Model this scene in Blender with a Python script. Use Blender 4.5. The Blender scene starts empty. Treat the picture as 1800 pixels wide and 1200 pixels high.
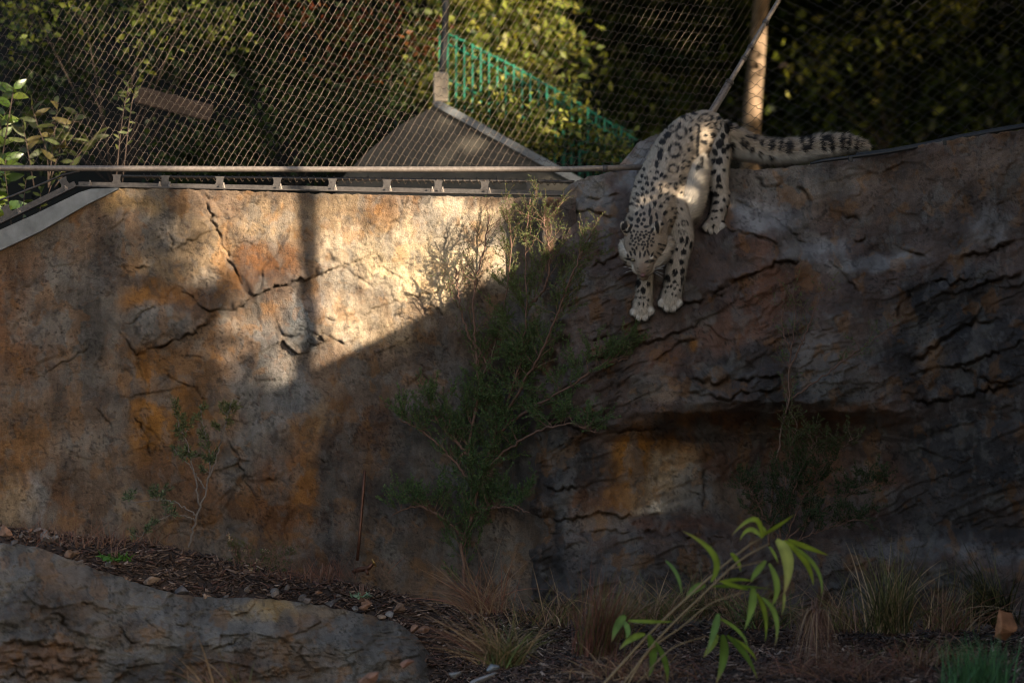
import bpy, math, random
import numpy as np
from mathutils import Vector, Matrix, Quaternion

# ------------------------------------------------------------------ camera, sky, sun, exposure
F, CZ, YW = 4620.0, 1.25, 14.0          # focal length in photo pixels, camera height, distance of the rock wall
R = math.radians
scene = bpy.context.scene
COL = scene.collection

cam_data = bpy.data.cameras.new('camera')
cam = bpy.data.objects.new('camera', cam_data)
COL.objects.link(cam)
cam.location = (0, 0, CZ)
cam.rotation_euler = (R(90), 0, 0)
cam_data.sensor_width = 36.0
cam_data.lens = 36.0 * F / 1800.0
cam_data.clip_start, cam_data.clip_end = 0.1, 400.0
cam_data.dof.use_dof = True
cam_data.dof.focus_distance = 13.65
cam_data.dof.aperture_fstop = 1.4
scene.camera = cam

SUN_EL, SUN_AZ = R(20.0), R(47.6)       # from behind the camera, over the right shoulder
S = Vector((math.sin(SUN_AZ) * math.cos(SUN_EL), -math.cos(SUN_AZ) * math.cos(SUN_EL), math.sin(SUN_EL)))
world = bpy.data.worlds.new('World')
scene.world = world
world.use_nodes = True
wn = world.node_tree
wn.nodes.clear()
sky = wn.nodes.new('ShaderNodeTexSky')
sky.sky_type = 'NISHITA'
sky.sun_disc = False
sky.sun_elevation = SUN_EL
sky.sun_rotation = math.atan2(S.x, S.y)
sky.air_density, sky.dust_density, sky.ozone_density = 1.0, 3.0, 0.5
bg = wn.nodes.new('ShaderNodeBackground')
bg.inputs['Strength'].default_value = 0.10
wo = wn.nodes.new('ShaderNodeOutputWorld')
wn.links.new(sky.outputs[0], bg.inputs[0])
wn.links.new(bg.outputs[0], wo.inputs[0])

sd = bpy.data.lights.new('sun', 'SUN')
sd.energy = 5.0
sd.angle = R(0.45)
sd.color = (1.0, 0.84, 0.63)
sun = bpy.data.objects.new('sun', sd)
COL.objects.link(sun)
sun.rotation_euler = S.to_track_quat('Z', 'Y').to_euler()
sun.location = S * 40

vs = scene.view_settings
vs.view_transform = 'Standard'
vs.look = 'None'
vs.exposure = 1.48
vs.gamma = 1.0
vs.use_curve_mapping = False
scene.render.engine = 'CYCLES'
scene.cycles.use_denoising = True
scene.cycles.use_adaptive_sampling = False
scene.cycles.filter_width = 1.05
scene.cycles.max_bounces = 6
scene.cycles.diffuse_bounces = 3
scene.cycles.transparent_max_bounces = 4

rng = np.random.default_rng(7)
random.seed(7)

# ------------------------------------------------------------------ numeric helpers
def P(px, py, y):
    """photo pixel at distance y -> world point"""
    return Vector(((px - 900.0) / F * y, y, CZ - (py - 600.0) / F * y))

def to_px(p):
    return 900.0 + p[..., 0] / p[..., 1] * F, 600.0 - (p[..., 2] - CZ) / p[..., 1] * F

def sstep(a, b, x):
    t = np.clip((x - a) / (b - a), 0, 1)
    return t * t * (3 - 2 * t)

_perm = {}
def _tab(seed):
    if seed not in _perm:
        r = np.random.default_rng(1000 + seed)
        p = r.permutation(256)
        a = r.uniform(0, 2 * np.pi, 256)
        _perm[seed] = (np.concatenate([p, p]), np.cos(a), np.sin(a))
    return _perm[seed]

def perlin(x, y, seed=0):
    p, gx, gy = _tab(seed)
    xi = np.floor(x).astype(np.int64); yi = np.floor(y).astype(np.int64)
    fx = x - xi; fy = y - yi
    xi &= 255; yi &= 255
    u = fx * fx * fx * (fx * (fx * 6 - 15) + 10)
    v = fy * fy * fy * (fy * (fy * 6 - 15) + 10)
    def g(ix, iy, dx, dy):
        h = p[p[ix & 255] + (iy & 255)]
        return gx[h] * dx + gy[h] * dy
    a = g(xi, yi, fx, fy); b = g(xi + 1, yi, fx - 1, fy)
    c = g(xi, yi + 1, fx, fy - 1); d = g(xi + 1, yi + 1, fx - 1, fy - 1)
    return 1.4 * ((a * (1 - u) + b * u) * (1 - v) + (c * (1 - u) + d * u) * v)

def fbm(x, y, octv=4, seed=0, gain=0.5):
    s = 0; a = 1.0; n = 0
    for o in range(octv):
        s = s + a * perlin(x * 2 ** o + 17.3 * o, y * 2 ** o - 9.1 * o, seed + o)
        n += a; a *= gain
    return s / n

def worley(x, y, seed=0):
    """F1, F2, and three random numbers and offsets of the nearest cell"""
    r = np.random.default_rng(500 + seed)
    J = r.random((64, 64, 2)); Q = r.random((64, 64, 3))
    xi = np.floor(x).astype(int); yi = np.floor(y).astype(int)
    f1 = np.full(x.shape, 9.0); f2 = np.full(x.shape, 9.0)
    ox = np.zeros(x.shape); oy = np.zeros(x.shape); q = np.zeros(x.shape + (3,))
    for i in (-1, 0, 1):
        for j in (-1, 0, 1):
            cx, cy = (xi + i) % 64, (yi + j) % 64
            dx = x - (xi + i + J[cx, cy, 0]); dy = y - (yi + j + J[cx, cy, 1])
            d = np.sqrt(dx * dx + dy * dy)
            m = d < f1
            f2 = np.where(m, f1, np.minimum(f2, d))
            f1 = np.where(m, d, f1)
            ox = np.where(m, dx, ox); oy = np.where(m, dy, oy)
            q = np.where(m[..., None], Q[cx, cy], q)
    return f1, f2, q, ox, oy

def facets(x, y, seed=0, tilt=1.0):
    f1, f2, q, ox, oy = worley(x, y, seed)
    return ((q[..., 0] - .5) * ox + (q[..., 1] - .5) * oy) * 2 * tilt + (q[..., 2] - .5) * .6, f2 - f1

def interp_poly(pts, x):
    pts = np.array(pts, float)
    return np.interp(x, pts[:, 0], pts[:, 1])

# ------------------------------------------------------------------ mesh helpers
def mesh_obj(name, verts, faces, mat, parent=None, smooth=False, attrs=None, loops=None, mats=None, midx=None):
    me = bpy.data.meshes.new(name)
    verts = np.asarray(verts, np.float32)
    if isinstance(faces, np.ndarray):
        n, k = faces.shape
        me.vertices.add(len(verts)); me.vertices.foreach_set('co', verts.ravel())
        me.loops.add(n * k); me.loops.foreach_set('vertex_index', faces.astype(np.int32).ravel())
        me.polygons.add(n)
        me.polygons.foreach_set('loop_start', np.arange(0, n * k, k, dtype=np.int32))
        me.update(calc_edges=True)
    else:
        me.from_pydata(verts.tolist(), [], faces)
    if smooth:
        me.polygons.foreach_set('use_smooth', np.ones(len(me.polygons), bool))
    for k, a in (attrs or {}).items():
        a = np.asarray(a, np.float32)
        if a.ndim == 1:
            at = me.attributes.new(k, 'FLOAT', 'POINT'); at.data.foreach_set('value', a)
        elif a.shape[1] == 3 and k.startswith('n'):
            at = me.attributes.new(k, 'FLOAT_VECTOR', 'POINT'); at.data.foreach_set('vector', a.ravel())
        else:
            if a.shape[1] == 3:
                a = np.concatenate([a, np.ones((len(a), 1), np.float32)], 1)
            at = me.attributes.new(k, 'FLOAT_COLOR', 'POINT'); at.data.foreach_set('color', a.ravel())
    for m in (mats or [mat]):
        if m: me.materials.append(m)
    if midx is not None:
        me.polygons.foreach_set('material_index', np.asarray(midx, np.int32))
    me.update()
    o = bpy.data.objects.new(name, me)
    COL.objects.link(o)
    if parent is not None:
        o.parent = parent
        o.matrix_parent_inverse = Matrix.Translation(parent.location).inverted()
    return o

def thing(name, label, cat, loc=(0, 0, 0), group=None, kind=None):
    o = bpy.data.objects.new(name, None)
    COL.objects.link(o)
    o.location = loc
    o.empty_display_size = 0.1
    return tag(o, label, cat, group, kind)

def tag(o, label=None, cat=None, group=None, kind=None):
    if label: o['label'] = label
    if cat: o['category'] = cat
    if group: o['group'] = group
    if kind: o['kind'] = kind
    return o

class MB:
    """collects geometry for one mesh"""
    def __init__(s):
        s.v = []; s.f = []; s.n = 0; s.c = []
    def add(s, v, f, col=None):
        s.f += [tuple(i + s.n for i in q) for q in f]
        s.v += [tuple(p) for p in v]
        s.n += len(v)
        s.c += [col] * len(v)
        return s
    def box(s, c, size, rot=None, col=None, bev=0.0):
        c = Vector(c); hx, hy, hz = [q / 2 for q in size]
        b = min(bev, hx * .9, hy * .9, hz * .9)
        if b <= 0:
            vs_ = [Vector((x, y, z)) for x in (-hx, hx) for y in (-hy, hy) for z in (-hz, hz)]
            fs = [(0, 1, 3, 2), (4, 6, 7, 5), (0, 4, 5, 1), (2, 3, 7, 6), (0, 2, 6, 4), (1, 5, 7, 3)]
        else:
            vs_, idx = [], {}
            for i, sx in enumerate((-1, 1)):
                for j, sy in enumerate((-1, 1)):
                    for k, sz in enumerate((-1, 1)):
                        for a in range(3):
                            v = [sx * (hx - b), sy * (hy - b), sz * (hz - b)]
                            v[a] += (sx, sy, sz)[a] * b
                            idx[(i, j, k, a)] = len(vs_); vs_.append(Vector(v))
            fs = []
            for a in range(3):
                o1, o2 = [q for q in range(3) if q != a]
                for sgn in (0, 1):
                    q = []
                    for (m, n_) in ((0, 0), (1, 0), (1, 1), (0, 1)):
                        key = [0, 0, 0]; key[a] = sgn; key[o1] = m; key[o2] = n_
                        q.append(idx[(*key, a)])
                    fs.append(tuple(q))
            for a in range(3):
                o1, o2 = [q for q in range(3) if q != a]
                for m in (0, 1):
                    for n_ in (0, 1):
                        k0 = [0, 0, 0]; k0[o1] = m; k0[o2] = n_; k1 = list(k0); k1[a] = 1
                        fs.append((idx[(*k0, o1)], idx[(*k1, o1)], idx[(*k1, o2)], idx[(*k0, o2)]))
            for i in (0, 1):
                for j in (0, 1):
                    for k in (0, 1):
                        fs.append((idx[(i, j, k, 0)], idx[(i, j, k, 1)], idx[(i, j, k, 2)]))
        if rot is not None:
            vs_ = [rot @ v for v in vs_]
        return s.add([v + c for v in vs_], fs, col)
    def tube(s, pts, rad, n=8, cap=True, col=None):
        pts = [Vector(p) for p in pts]
        if not hasattr(rad, '__len__'): rad = [rad] * len(pts)
        t0 = (pts[1] - pts[0]).normalized()
        u = t0.orthogonal().normalized()
        vs_, fs = [], []
        for i, p in enumerate(pts):
            t = (pts[min(i + 1, len(pts) - 1)] - pts[max(i - 1, 0)]).normalized()
            u = (u - t * u.dot(t)).normalized()
            w = t.cross(u)
            for k in range(n):
                a = 2 * math.pi * k / n
                vs_.append(p + (u * math.cos(a) + w * math.sin(a)) * rad[i])
        for i in range(len(pts) - 1):
            for k in range(n):
                k2 = (k + 1) % n
                fs.append((i * n + k, i * n + k2, (i + 1) * n + k2, (i + 1) * n + k))
        if cap:
            fs.append(tuple(range(n - 1, -1, -1)))
            fs.append(tuple((len(pts) - 1) * n + k for k in range(n)))
        return s.add(vs_, fs, col)
    def build(s, name, mat, parent=None, smooth=False):
        at = None
        if any(c is not None for c in s.c):
            at = {'Col': [c or (1, 1, 1) for c in s.c]}
        return mesh_obj(name, s.v, s.f, mat, parent, smooth, at)

def curve_pts(pts, n):
    """Catmull-Rom resample of rows of numbers"""
    p = np.array(pts, float)
    p = np.vstack([2 * p[0] - p[1], p, 2 * p[-1] - p[-2]])
    t = np.linspace(0, len(pts) - 1 - 1e-6, n)
    i = t.astype(int); f = (t - i)[:, None]
    a, b, c, d = p[i], p[i + 1], p[i + 2], p[i + 3]
    return .5 * (2 * b + (c - a) * f + (2 * a - 5 * b + 4 * c - d) * f ** 2 + (3 * b - a - 3 * c + d) * f ** 3)

# ------------------------------------------------------------------ materials
def new_mat(name):
    m = bpy.data.materials.new(name); m.use_nodes = True
    nt = m.node_tree
    b = nt.nodes['Principled BSDF']
    return m, nt, b

def N(nt, t, **kw):
    n = nt.nodes.new(t)
    for k, v in kw.items():
        if k in n.inputs: n.inputs[k].default_value = v
        else: setattr(n, k, v)
    return n

def mat_rock(name, fine=38.0, bump=0.85, rough=0.88):
    """colour from the Col attribute (mineral stains, some painted light and shade) broken up by fine procedural grain"""
    m, nt, b = new_mat(name)
    at = N(nt, 'ShaderNodeAttribute', attribute_name='Col')
    tc = N(nt, 'ShaderNodeTexCoord')
    n1 = N(nt, 'ShaderNodeTexNoise', Scale=fine, Detail=8.0, Roughness=0.7)
    n2 = N(nt, 'ShaderNodeTexNoise', Scale=fine * 5, Detail=4.0, Roughness=0.7)
    nt.links.new(tc.outputs['Object'], n1.inputs['Vector'])
    nt.links.new(tc.outputs['Object'], n2.inputs['Vector'])
    r1 = N(nt, 'ShaderNodeMapRange'); r1.inputs[1].default_value = .3; r1.inputs[2].default_value = .7
    r1.inputs[3].default_value = .84; r1.inputs[4].default_value = 1.16
    nt.links.new(n1.outputs[0], r1.inputs[0])
    r2 = N(nt, 'ShaderNodeMapRange'); r2.inputs[1].default_value = .3; r2.inputs[2].default_value = .7
    r2.inputs[3].default_value = .68; r2.inputs[4].default_value = 1.32
    nt.links.new(n2.outputs[0], r2.inputs[0])
    mu = N(nt, 'ShaderNodeMath', operation='MULTIPLY')
    nt.links.new(r1.outputs[0], mu.inputs[0]); nt.links.new(r2.outputs[0], mu.inputs[1])
    mx = N(nt, 'ShaderNodeMix', data_type='RGBA', blend_type='MULTIPLY')
    mx.inputs[0].default_value = 1.0
    nt.links.new(at.outputs['Color'], mx.inputs[6]); nt.links.new(mu.outputs[0], mx.inputs[7])
    nt.links.new(mx.outputs[2], b.inputs['Base Color'])
    ad = N(nt, 'ShaderNodeMath', operation='ADD')
    nt.links.new(n1.outputs[0], ad.inputs[0]); nt.links.new(n2.outputs[0], ad.inputs[1])
    bp = N(nt, 'ShaderNodeBump', Strength=bump, Distance=0.012)
    nt.links.new(ad.outputs[0], bp.inputs['Height'])
    nt.links.new(bp.outputs[0], b.inputs['Normal'])
    b.inputs['Roughness'].default_value = rough
    b.inputs['Specular IOR Level'].default_value = 0.25
    return m

def mat_plain(name, col, rough=0.6, metal=0.0, var=0.25, scale=25.0, bump=0.15, spec=0.4, attr=False):
    m, nt, b = new_mat(name)
    tc = N(nt, 'ShaderNodeTexCoord')
    n1 = N(nt, 'ShaderNodeTexNoise', Scale=scale, Detail=6.0, Roughness=0.65)
    nt.links.new(tc.outputs['Object'], n1.inputs['Vector'])
    r1 = N(nt, 'ShaderNodeMapRange'); r1.inputs[1].default_value = .3; r1.inputs[2].default_value = .7
    r1.inputs[3].default_value = 1 - var; r1.inputs[4].default_value = 1 + var
    nt.links.new(n1.outputs[0], r1.inputs[0])
    mx = N(nt, 'ShaderNodeMix', data_type='RGBA', blend_type='MULTIPLY'); mx.inputs[0].default_value = 1.0
    mx.inputs[6].default_value = (*col, 1)
    if attr:
        at = N(nt, 'ShaderNodeAttribute', attribute_name='Col'); nt.links.new(at.outputs['Color'], mx.inputs[6])
    nt.links.new(r1.outputs[0], mx.inputs[7])
    nt.links.new(mx.outputs[2], b.inputs['Base Color'])
    b.inputs['Roughness'].default_value = rough
    b.inputs['Metallic'].default_value = metal
    b.inputs['Specular IOR Level'].default_value = spec
    if bump:
        bp = N(nt, 'ShaderNodeBump', Strength=bump, Distance=0.01)
        nt.links.new(n1.outputs[0], bp.inputs['Height']); nt.links.new(bp.outputs[0], b.inputs['Normal'])
    return m

def mat_leaf(name, col=None, trans=0.4, rough=0.5, spec=0.3, tint=1.3):
    """leaf: diffuse and gloss on top, light through it; colour from Col unless given"""
    m, nt, b = new_mat(name)
    out = nt.nodes['Material Output']
    tr = N(nt, 'ShaderNodeBsdfTranslucent')
    ms = N(nt, 'ShaderNodeMixShader'); ms.inputs[0].default_value = trans
    if col is None:
        at = N(nt, 'ShaderNodeAttribute', attribute_name='Col')
        nt.links.new(at.outputs['Color'], b.inputs['Base Color'])
        mx = N(nt, 'ShaderNodeMix', data_type='RGBA', blend_type='MULTIPLY'); mx.inputs[0].default_value = 1.0
        mx.inputs[7].default_value = (tint * 1.1, tint, .5, 1)
        nt.links.new(at.outputs['Color'], mx.inputs[6]); nt.links.new(mx.outputs[2], tr.inputs[0])
    else:
        b.inputs['Base Color'].default_value = (*col, 1)
        tr.inputs[0].default_value = (col[0] * tint, col[1] * tint, col[2] * .5, 1)
    b.inputs['Roughness'].default_value = rough
    b.inputs['Specular IOR Level'].default_value = spec
    nt.links.new(b.outputs[0], ms.inputs[1]); nt.links.new(tr.outputs[0], ms.inputs[2])
    nt.links.new(ms.outputs[0], out.inputs[0])
    return m

M = {}
M['rock'] = mat_rock('weathered_rock')
M['concrete'] = mat_plain('smooth_concrete', (.19, .20, .205), .85, var=.35, scale=9, bump=.2)
M['grey_wall'] = mat_plain('grey_render', (.10, .088, .07), .9, var=.3, scale=7, bump=.2)
M['steel'] = mat_plain('galvanised_steel', (.25, .21, .18), .55, .5, var=.3, scale=60)
M['dark_steel'] = mat_plain('weathered_dark_steel', (.085, .075, .07), .5, .35, var=.35, scale=50)
M['black_steel'] = mat_plain('black_painted_steel', (.018, .018, .019), .4, .0, var=.3, scale=50)
M['wire'] = mat_plain('oxidised_wire', (.105, .078, .058), .35, .6, var=.3, scale=300, bump=0)
M['wire_dark'] = mat_plain('dark_wire', (.03, .027, .025), .5, .4, var=.3, scale=300, bump=0)
M['leaf'] = mat_leaf('leaf')
M['glossy_leaf'] = mat_leaf('glossy_leaf', trans=.3, rough=.3, spec=.5)
M['needle'] = mat_leaf('needle_leaf', trans=.25, rough=.6, spec=.2)
M['bark'] = mat_plain('bark', (.07, .048, .036), .9, var=.4, scale=40, bump=.6)
M['pale_bark'] = mat_plain('pale_bark', (.24, .165, .105), .9, var=.75, scale=9, bump=.8)
M['twig'] = mat_plain('twig_bark', (.15, .085, .06), .85, var=.35, scale=80, bump=.2)
M['grass'] = mat_leaf('grass_blade', trans=.2, rough=.6, spec=.2, tint=1.0)
M['green_paint'] = mat_plain('green_fence_paint', (.012, .15, .088), .6, var=.2, scale=20)
M['wood'] = mat_plain('old_timber', (.20, .14, .10), .85, var=.35, scale=12, bump=.4)
M['stone'] = mat_plain('broken_stone', (.2, .15, .12), .88, var=.4, scale=30, bump=.5, attr=True)
M['mulch'] = mat_plain('wood_mulch', (.1, .07, .05), .95, var=.4, scale=60, bump=.4, attr=True)
M['copper'] = mat_plain('copper_pipe', (.12, .055, .035), .45, .6, var=.35, scale=40)
M['brass'] = mat_plain('brass_tap', (.45, .27, .09), .35, .9, var=.2, scale=60)
# ------------------------------------------------------------------ rock: relief, mineral staining and painted light
def crack_relief(PX, PY, cracks, seed=0):
    """grooves along broken lines; the rock above the line stands proud of the rock below by lip"""
    out = np.zeros(PX.shape)
    mask = np.zeros(PX.shape)
    r = np.random.default_rng(40 + seed)
    for poly, w, depth, lip in cracks:
        pts = [np.array(poly[0], float)]
        for a, b in zip(poly[:-1], poly[1:]):
            a = np.array(a, float); b = np.array(b, float)
            L = np.linalg.norm(b - a); k = max(2, int(L / 7))
            nrm = np.array([-(b - a)[1], (b - a)[0]]) / (L + 1e-6)
            for i in range(1, k + 1):
                pts.append(a + (b - a) * i / k + nrm * r.normal(0, 2.9 if i < k else 0.8))
        pts = np.array(pts)
        lo = pts.min(0) - 90; hi = pts.max(0) + 90
        sel = (PX > lo[0]) & (PX < hi[0]) & (PY > lo[1]) & (PY < hi[1])
        if not sel.any(): continue
        x = PX[sel]; y = PY[sel]
        best = np.full(x.shape, 1e9); side = np.zeros(x.shape); along = np.zeros(x.shape)
        nseg = len(pts) - 1
        for i in range(nseg):
            a, b = pts[i], pts[i + 1]; d = b - a; L2 = d @ d + 1e-9
            t = np.clip(((x - a[0]) * d[0] + (y - a[1]) * d[1]) / L2, 0, 1)
            dx = x - a[0] - t * d[0]; dy = y - a[1] - t * d[1]
            q = np.sqrt(dx * dx + dy * dy)
            m = q < best
            best = np.where(m, q, best)
            sg = np.sign((x - a[0]) * d[1] - (y - a[1]) * d[0]) * (1 if d[0] > 0 else -1)
            side = np.where(m, sg, side)               # >0 above the line
            along = np.where(m, (i + t) / nseg, along)
        fade = np.clip(np.minimum(along, 1 - along) * 6 + .25, 0, 1)
        ww = w * .72 * (0.45 + 1.3 * np.abs(perlin(x / 12, y / 12, 71)))
        fade = fade * (.35 + .65 * sstep(-.35, .05, perlin(x / 30 + 7 * depth, y / 30, 73)))
        g = np.exp(-(best / ww) ** 2) * fade
        out[sel] -= depth * g
        mask[sel] = np.maximum(mask[sel], g)
        if lip:
            out[sel] += np.where(side > 0, 1, 0) * lip * np.exp(-best / 38.0) * fade
    return out, mask

C_ = dict(tan=(.42, .315, .215), orange=(.32, .160, .062), rust=(.19, .095, .050), grey=(.235, .22, .20), dark=(.066, .060, .058),
          pale=(.68, .57, .44), blue=(.26, .27, .275), brown=(.205, .150, .112), purple=(.118, .088, .076), lit_cream=(.78, .63, .44),
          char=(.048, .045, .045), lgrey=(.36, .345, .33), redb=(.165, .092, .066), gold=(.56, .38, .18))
C_ = {k: np.array(v) for k, v in C_.items()}

def stain(PX, PY, base, blobs, seed=0, streak=.5, gain=.92):
    """rows of (x, y, rx, ry, colour, strength): stains with ragged edges, drawn out by running water"""
    col = np.zeros(PX.shape + (3,)) + C_[base]
    wx = PX + 26 * fbm(PX / 60, PY / 60, 4, seed + 3)
    wy = PY + 30 * fbm(PX / 60, PY / 60, 4, seed + 9)
    rag = fbm(PX / 38, PY / (38 + 60 * streak), 5, seed + 15, .62)
    for (x, y, rx, ry, c, s) in blobs:
        d = ((wx - x) / rx) ** 2 + ((wy - y) / ry) ** 2
        m = sstep(.12, .75, np.exp(-d) + .55 * rag * np.exp(-d * .45)) * s
        col = col * (1 - m[..., None]) + C_[c] * m[..., None]
    # broad mottling, crisp blotches, vertical wash, specks and hairlines
    ux = PX + 9 * fbm(PX / 22, PY / 22, 3, seed + 70); uy = PY + 9 * fbm(PX / 22, PY / 22, 3, seed + 74)
    n = fbm(ux / 62, uy / 80, 5, seed + 22, .5)
    v = fbm(ux / (8 + 5 * (1 - streak)), PY / (26 + 130 * streak), 4, seed + 30, .6)
    col = col * np.clip(1 + .38 * np.tanh(2.8 * n) + (.14 + .16 * streak) * np.tanh(2 * v), .3, 2)[..., None]
    for (sx, sy, lo, hi, c, k, sd) in ((60, 90, .08, .22, 'grey', .50, 41), (52, 64, .16, .24, 'orange', .34, 52), (26, 40, .16, .26, 'dark', .42, 57),
                                       (20, 34, .20, .30, 'lgrey', .22, 66), (14, 20, .22, .30, 'rust', .20, 79), (9, 11, .27, .33, 'dark', .38, 83)):
        m = sstep(lo, hi, fbm(ux / sx, uy / sy, 4, seed + sd, .55))[..., None] * k
        loc = col.mean(-1, keepdims=True) / C_[c].mean()
        col = col * (1 - m) + C_[c] * (.5 + .5 * np.clip(loc, .3, 1.6)) * m
    f1, f2, q, _, _ = worley(ux / 6, uy / 6, seed)
    sp = sstep(.42, .22, f1) * (q[..., 0] > .66) * sstep(-.1, .25, fbm(PX / 80, PY / 80, 2, seed + 90))
    col = col * (1 - .50 * sp)[..., None]
    hl = np.abs(fbm(ux / 70, uy / 60, 4, seed + 95, .55))
    col = col * (1 - .40 * sstep(.022, .004, hl))[..., None]
    g = col.mean(-1, keepdims=True)
    col = g + (col - g) * 1.24                                # iron stain reads strongly on this rock
    return np.clip(col * gain, .010, .8)

def rock_sheet(name, px0, px1, top, bot, step, relief, colour, parent=None, back=.5, drop=.05, mat=None):
    nx = int((px1 - px0) / step) + 1
    xs = np.linspace(px0, px1, nx)
    t = top(xs); b = bot(xs)
    ny = int(np.max(b - t) / step) + 1
    s = np.linspace(0, 1, ny)[:, None]
    PX = np.repeat(xs[None], ny, 0); PY = t[None] + (b - t)[None] * s
    D, cm = relief(PX, PY)
    Y = YW - D
    col = colour(PX, PY) * (1 - .35 * cm[..., None])
    V = np.stack([(PX - 900) / F * Y, Y, CZ - (PY - 600) / F * Y], -1)
    rows, cols = [V], [col]
    if back:
        for k, (dy, dz) in enumerate(((back * .08, .004), (back * .3, -drop * .2), (back, -drop))):
            e = V[0].copy(); e[:, 1] += dy; e[:, 2] += dz + .006 * perlin(xs / 20, xs * 0 + k, 3)
            rows.insert(0, e[None]); cols.insert(0, col[:1] * 1.0)
    V = np.concatenate(rows, 0); col = np.concatenate(cols, 0)
    h, w = V.shape[:2]
    i = np.arange(h * w).reshape(h, w)
    fc = np.stack([i[:-1, :-1], i[1:, :-1], i[1:, 1:], i[:-1, 1:]], -1).reshape(-1, 4)
    return mesh_obj(name, V.reshape(-1, 3), fc, mat or M['rock'], parent, True, {'Col': col.reshape(-1, 3)})

def terrace(n, k, sharp=.88):
    q = n * k; f = q - np.floor(q)
    return (np.floor(q) + sstep(sharp, 1.0, f) + .35 * f * (f < sharp)) / k

# ---- the sprayed-concrete wall on the left
WALL_TOP = [(-260, 560), (0, 436), (70, 404), (150, 358), (205, 331), (230, 330), (560, 341), (905, 348), (1010, 348), (1100, 352)]
WALL_CRACKS = [
    ([(360, 340), (368, 372), (380, 405), (398, 440), (412, 470), (424, 500)], 3.2, .034, .010),
    ([(378, 402), (345, 420), (318, 432), (302, 448)], 3.0, .026, .012),
    ([(395, 386), (425, 368), (455, 348), (474, 334)], 2.4, .018, .006),
    ([(215, 582), (240, 560), (272, 538), (308, 508)], 4.5, .030, -.010),
    ([(308, 508), (340, 522), (368, 548), (420, 540), (455, 518), (500, 500), (558, 486), (600, 470), (642, 452)], 3.6, .040, .030),
    ([(222, 596), (240, 624), (268, 612), (300, 600), (338, 588), (372, 560)], 4.2, .045, .050),
    ([(288, 648), (306, 668), (326, 676), (346, 684), (362, 704)], 3.0, .038, .012),
    ([(232, 730), (250, 752), (260, 770), (262, 798)], 3.2, .036, .012),
    ([(404, 776), (420, 806), (432, 848), (450, 872)], 4.5, .042, .030),
    ([(466, 848), (482, 846), (492, 842), (500, 850)], 3.4, .034, .016),
    ([(470, 738), (482, 756), (500, 760), (504, 742)], 2.6, .022, .008),
    ([(548, 794), (562, 806), (578, 812)], 3.0, .024, .012),
    ([(494, 580), (508, 612), (530, 622), (556, 606), (566, 580)], 3.4, .032, .030),
    ([(566, 584), (590, 598), (620, 600), (632, 592)], 2.8, .026, .014),
    ([(716, 345), (706, 368), (694, 388), (676, 416)], 2.6, .028, .010),
    ([(662, 446), (671, 468), (675, 492)], 2.6, .034, .008),
    ([(560, 562), (640, 552), (690, 530), (728, 520), (782, 506), (806, 492)], 2.4, .024, .010),
    ([(804, 428), (812, 442), (820, 456)], 2.4, .030, .006),
    ([(750, 520), (764, 540), (782, 556)], 2.4, .024, .006),
    ([(738, 640), (752, 668), (770, 700), (776, 740)], 3.0, .026, .016),
    ([(188, 430), (196, 452), (206, 470), (222, 474)], 4.0, .030, .012),
    ([(238, 470), (252, 466), (264, 468)], 3.4, .030, .016),
    ([(296, 392), (303, 425), (300, 448)], 4.6, .026, .010),
    ([(222, 372), (210, 392), (196, 404)], 4.0, .024, .010),
    ([(90, 650), (118, 636), (146, 620), (160, 600)], 3.0, .022, .010),
    ([(168, 718), (182, 732), (196, 748)], 3.0, .026, .008),
    ([(255, 850), (268, 868), (290, 880)], 3.0, .022, .010),
    ([(640, 640), (700, 600), (735, 590)], 2.0, .012, .006),
    ([(820, 560), (832, 600), (826, 650)], 2.4, .016, .008)]
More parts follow.
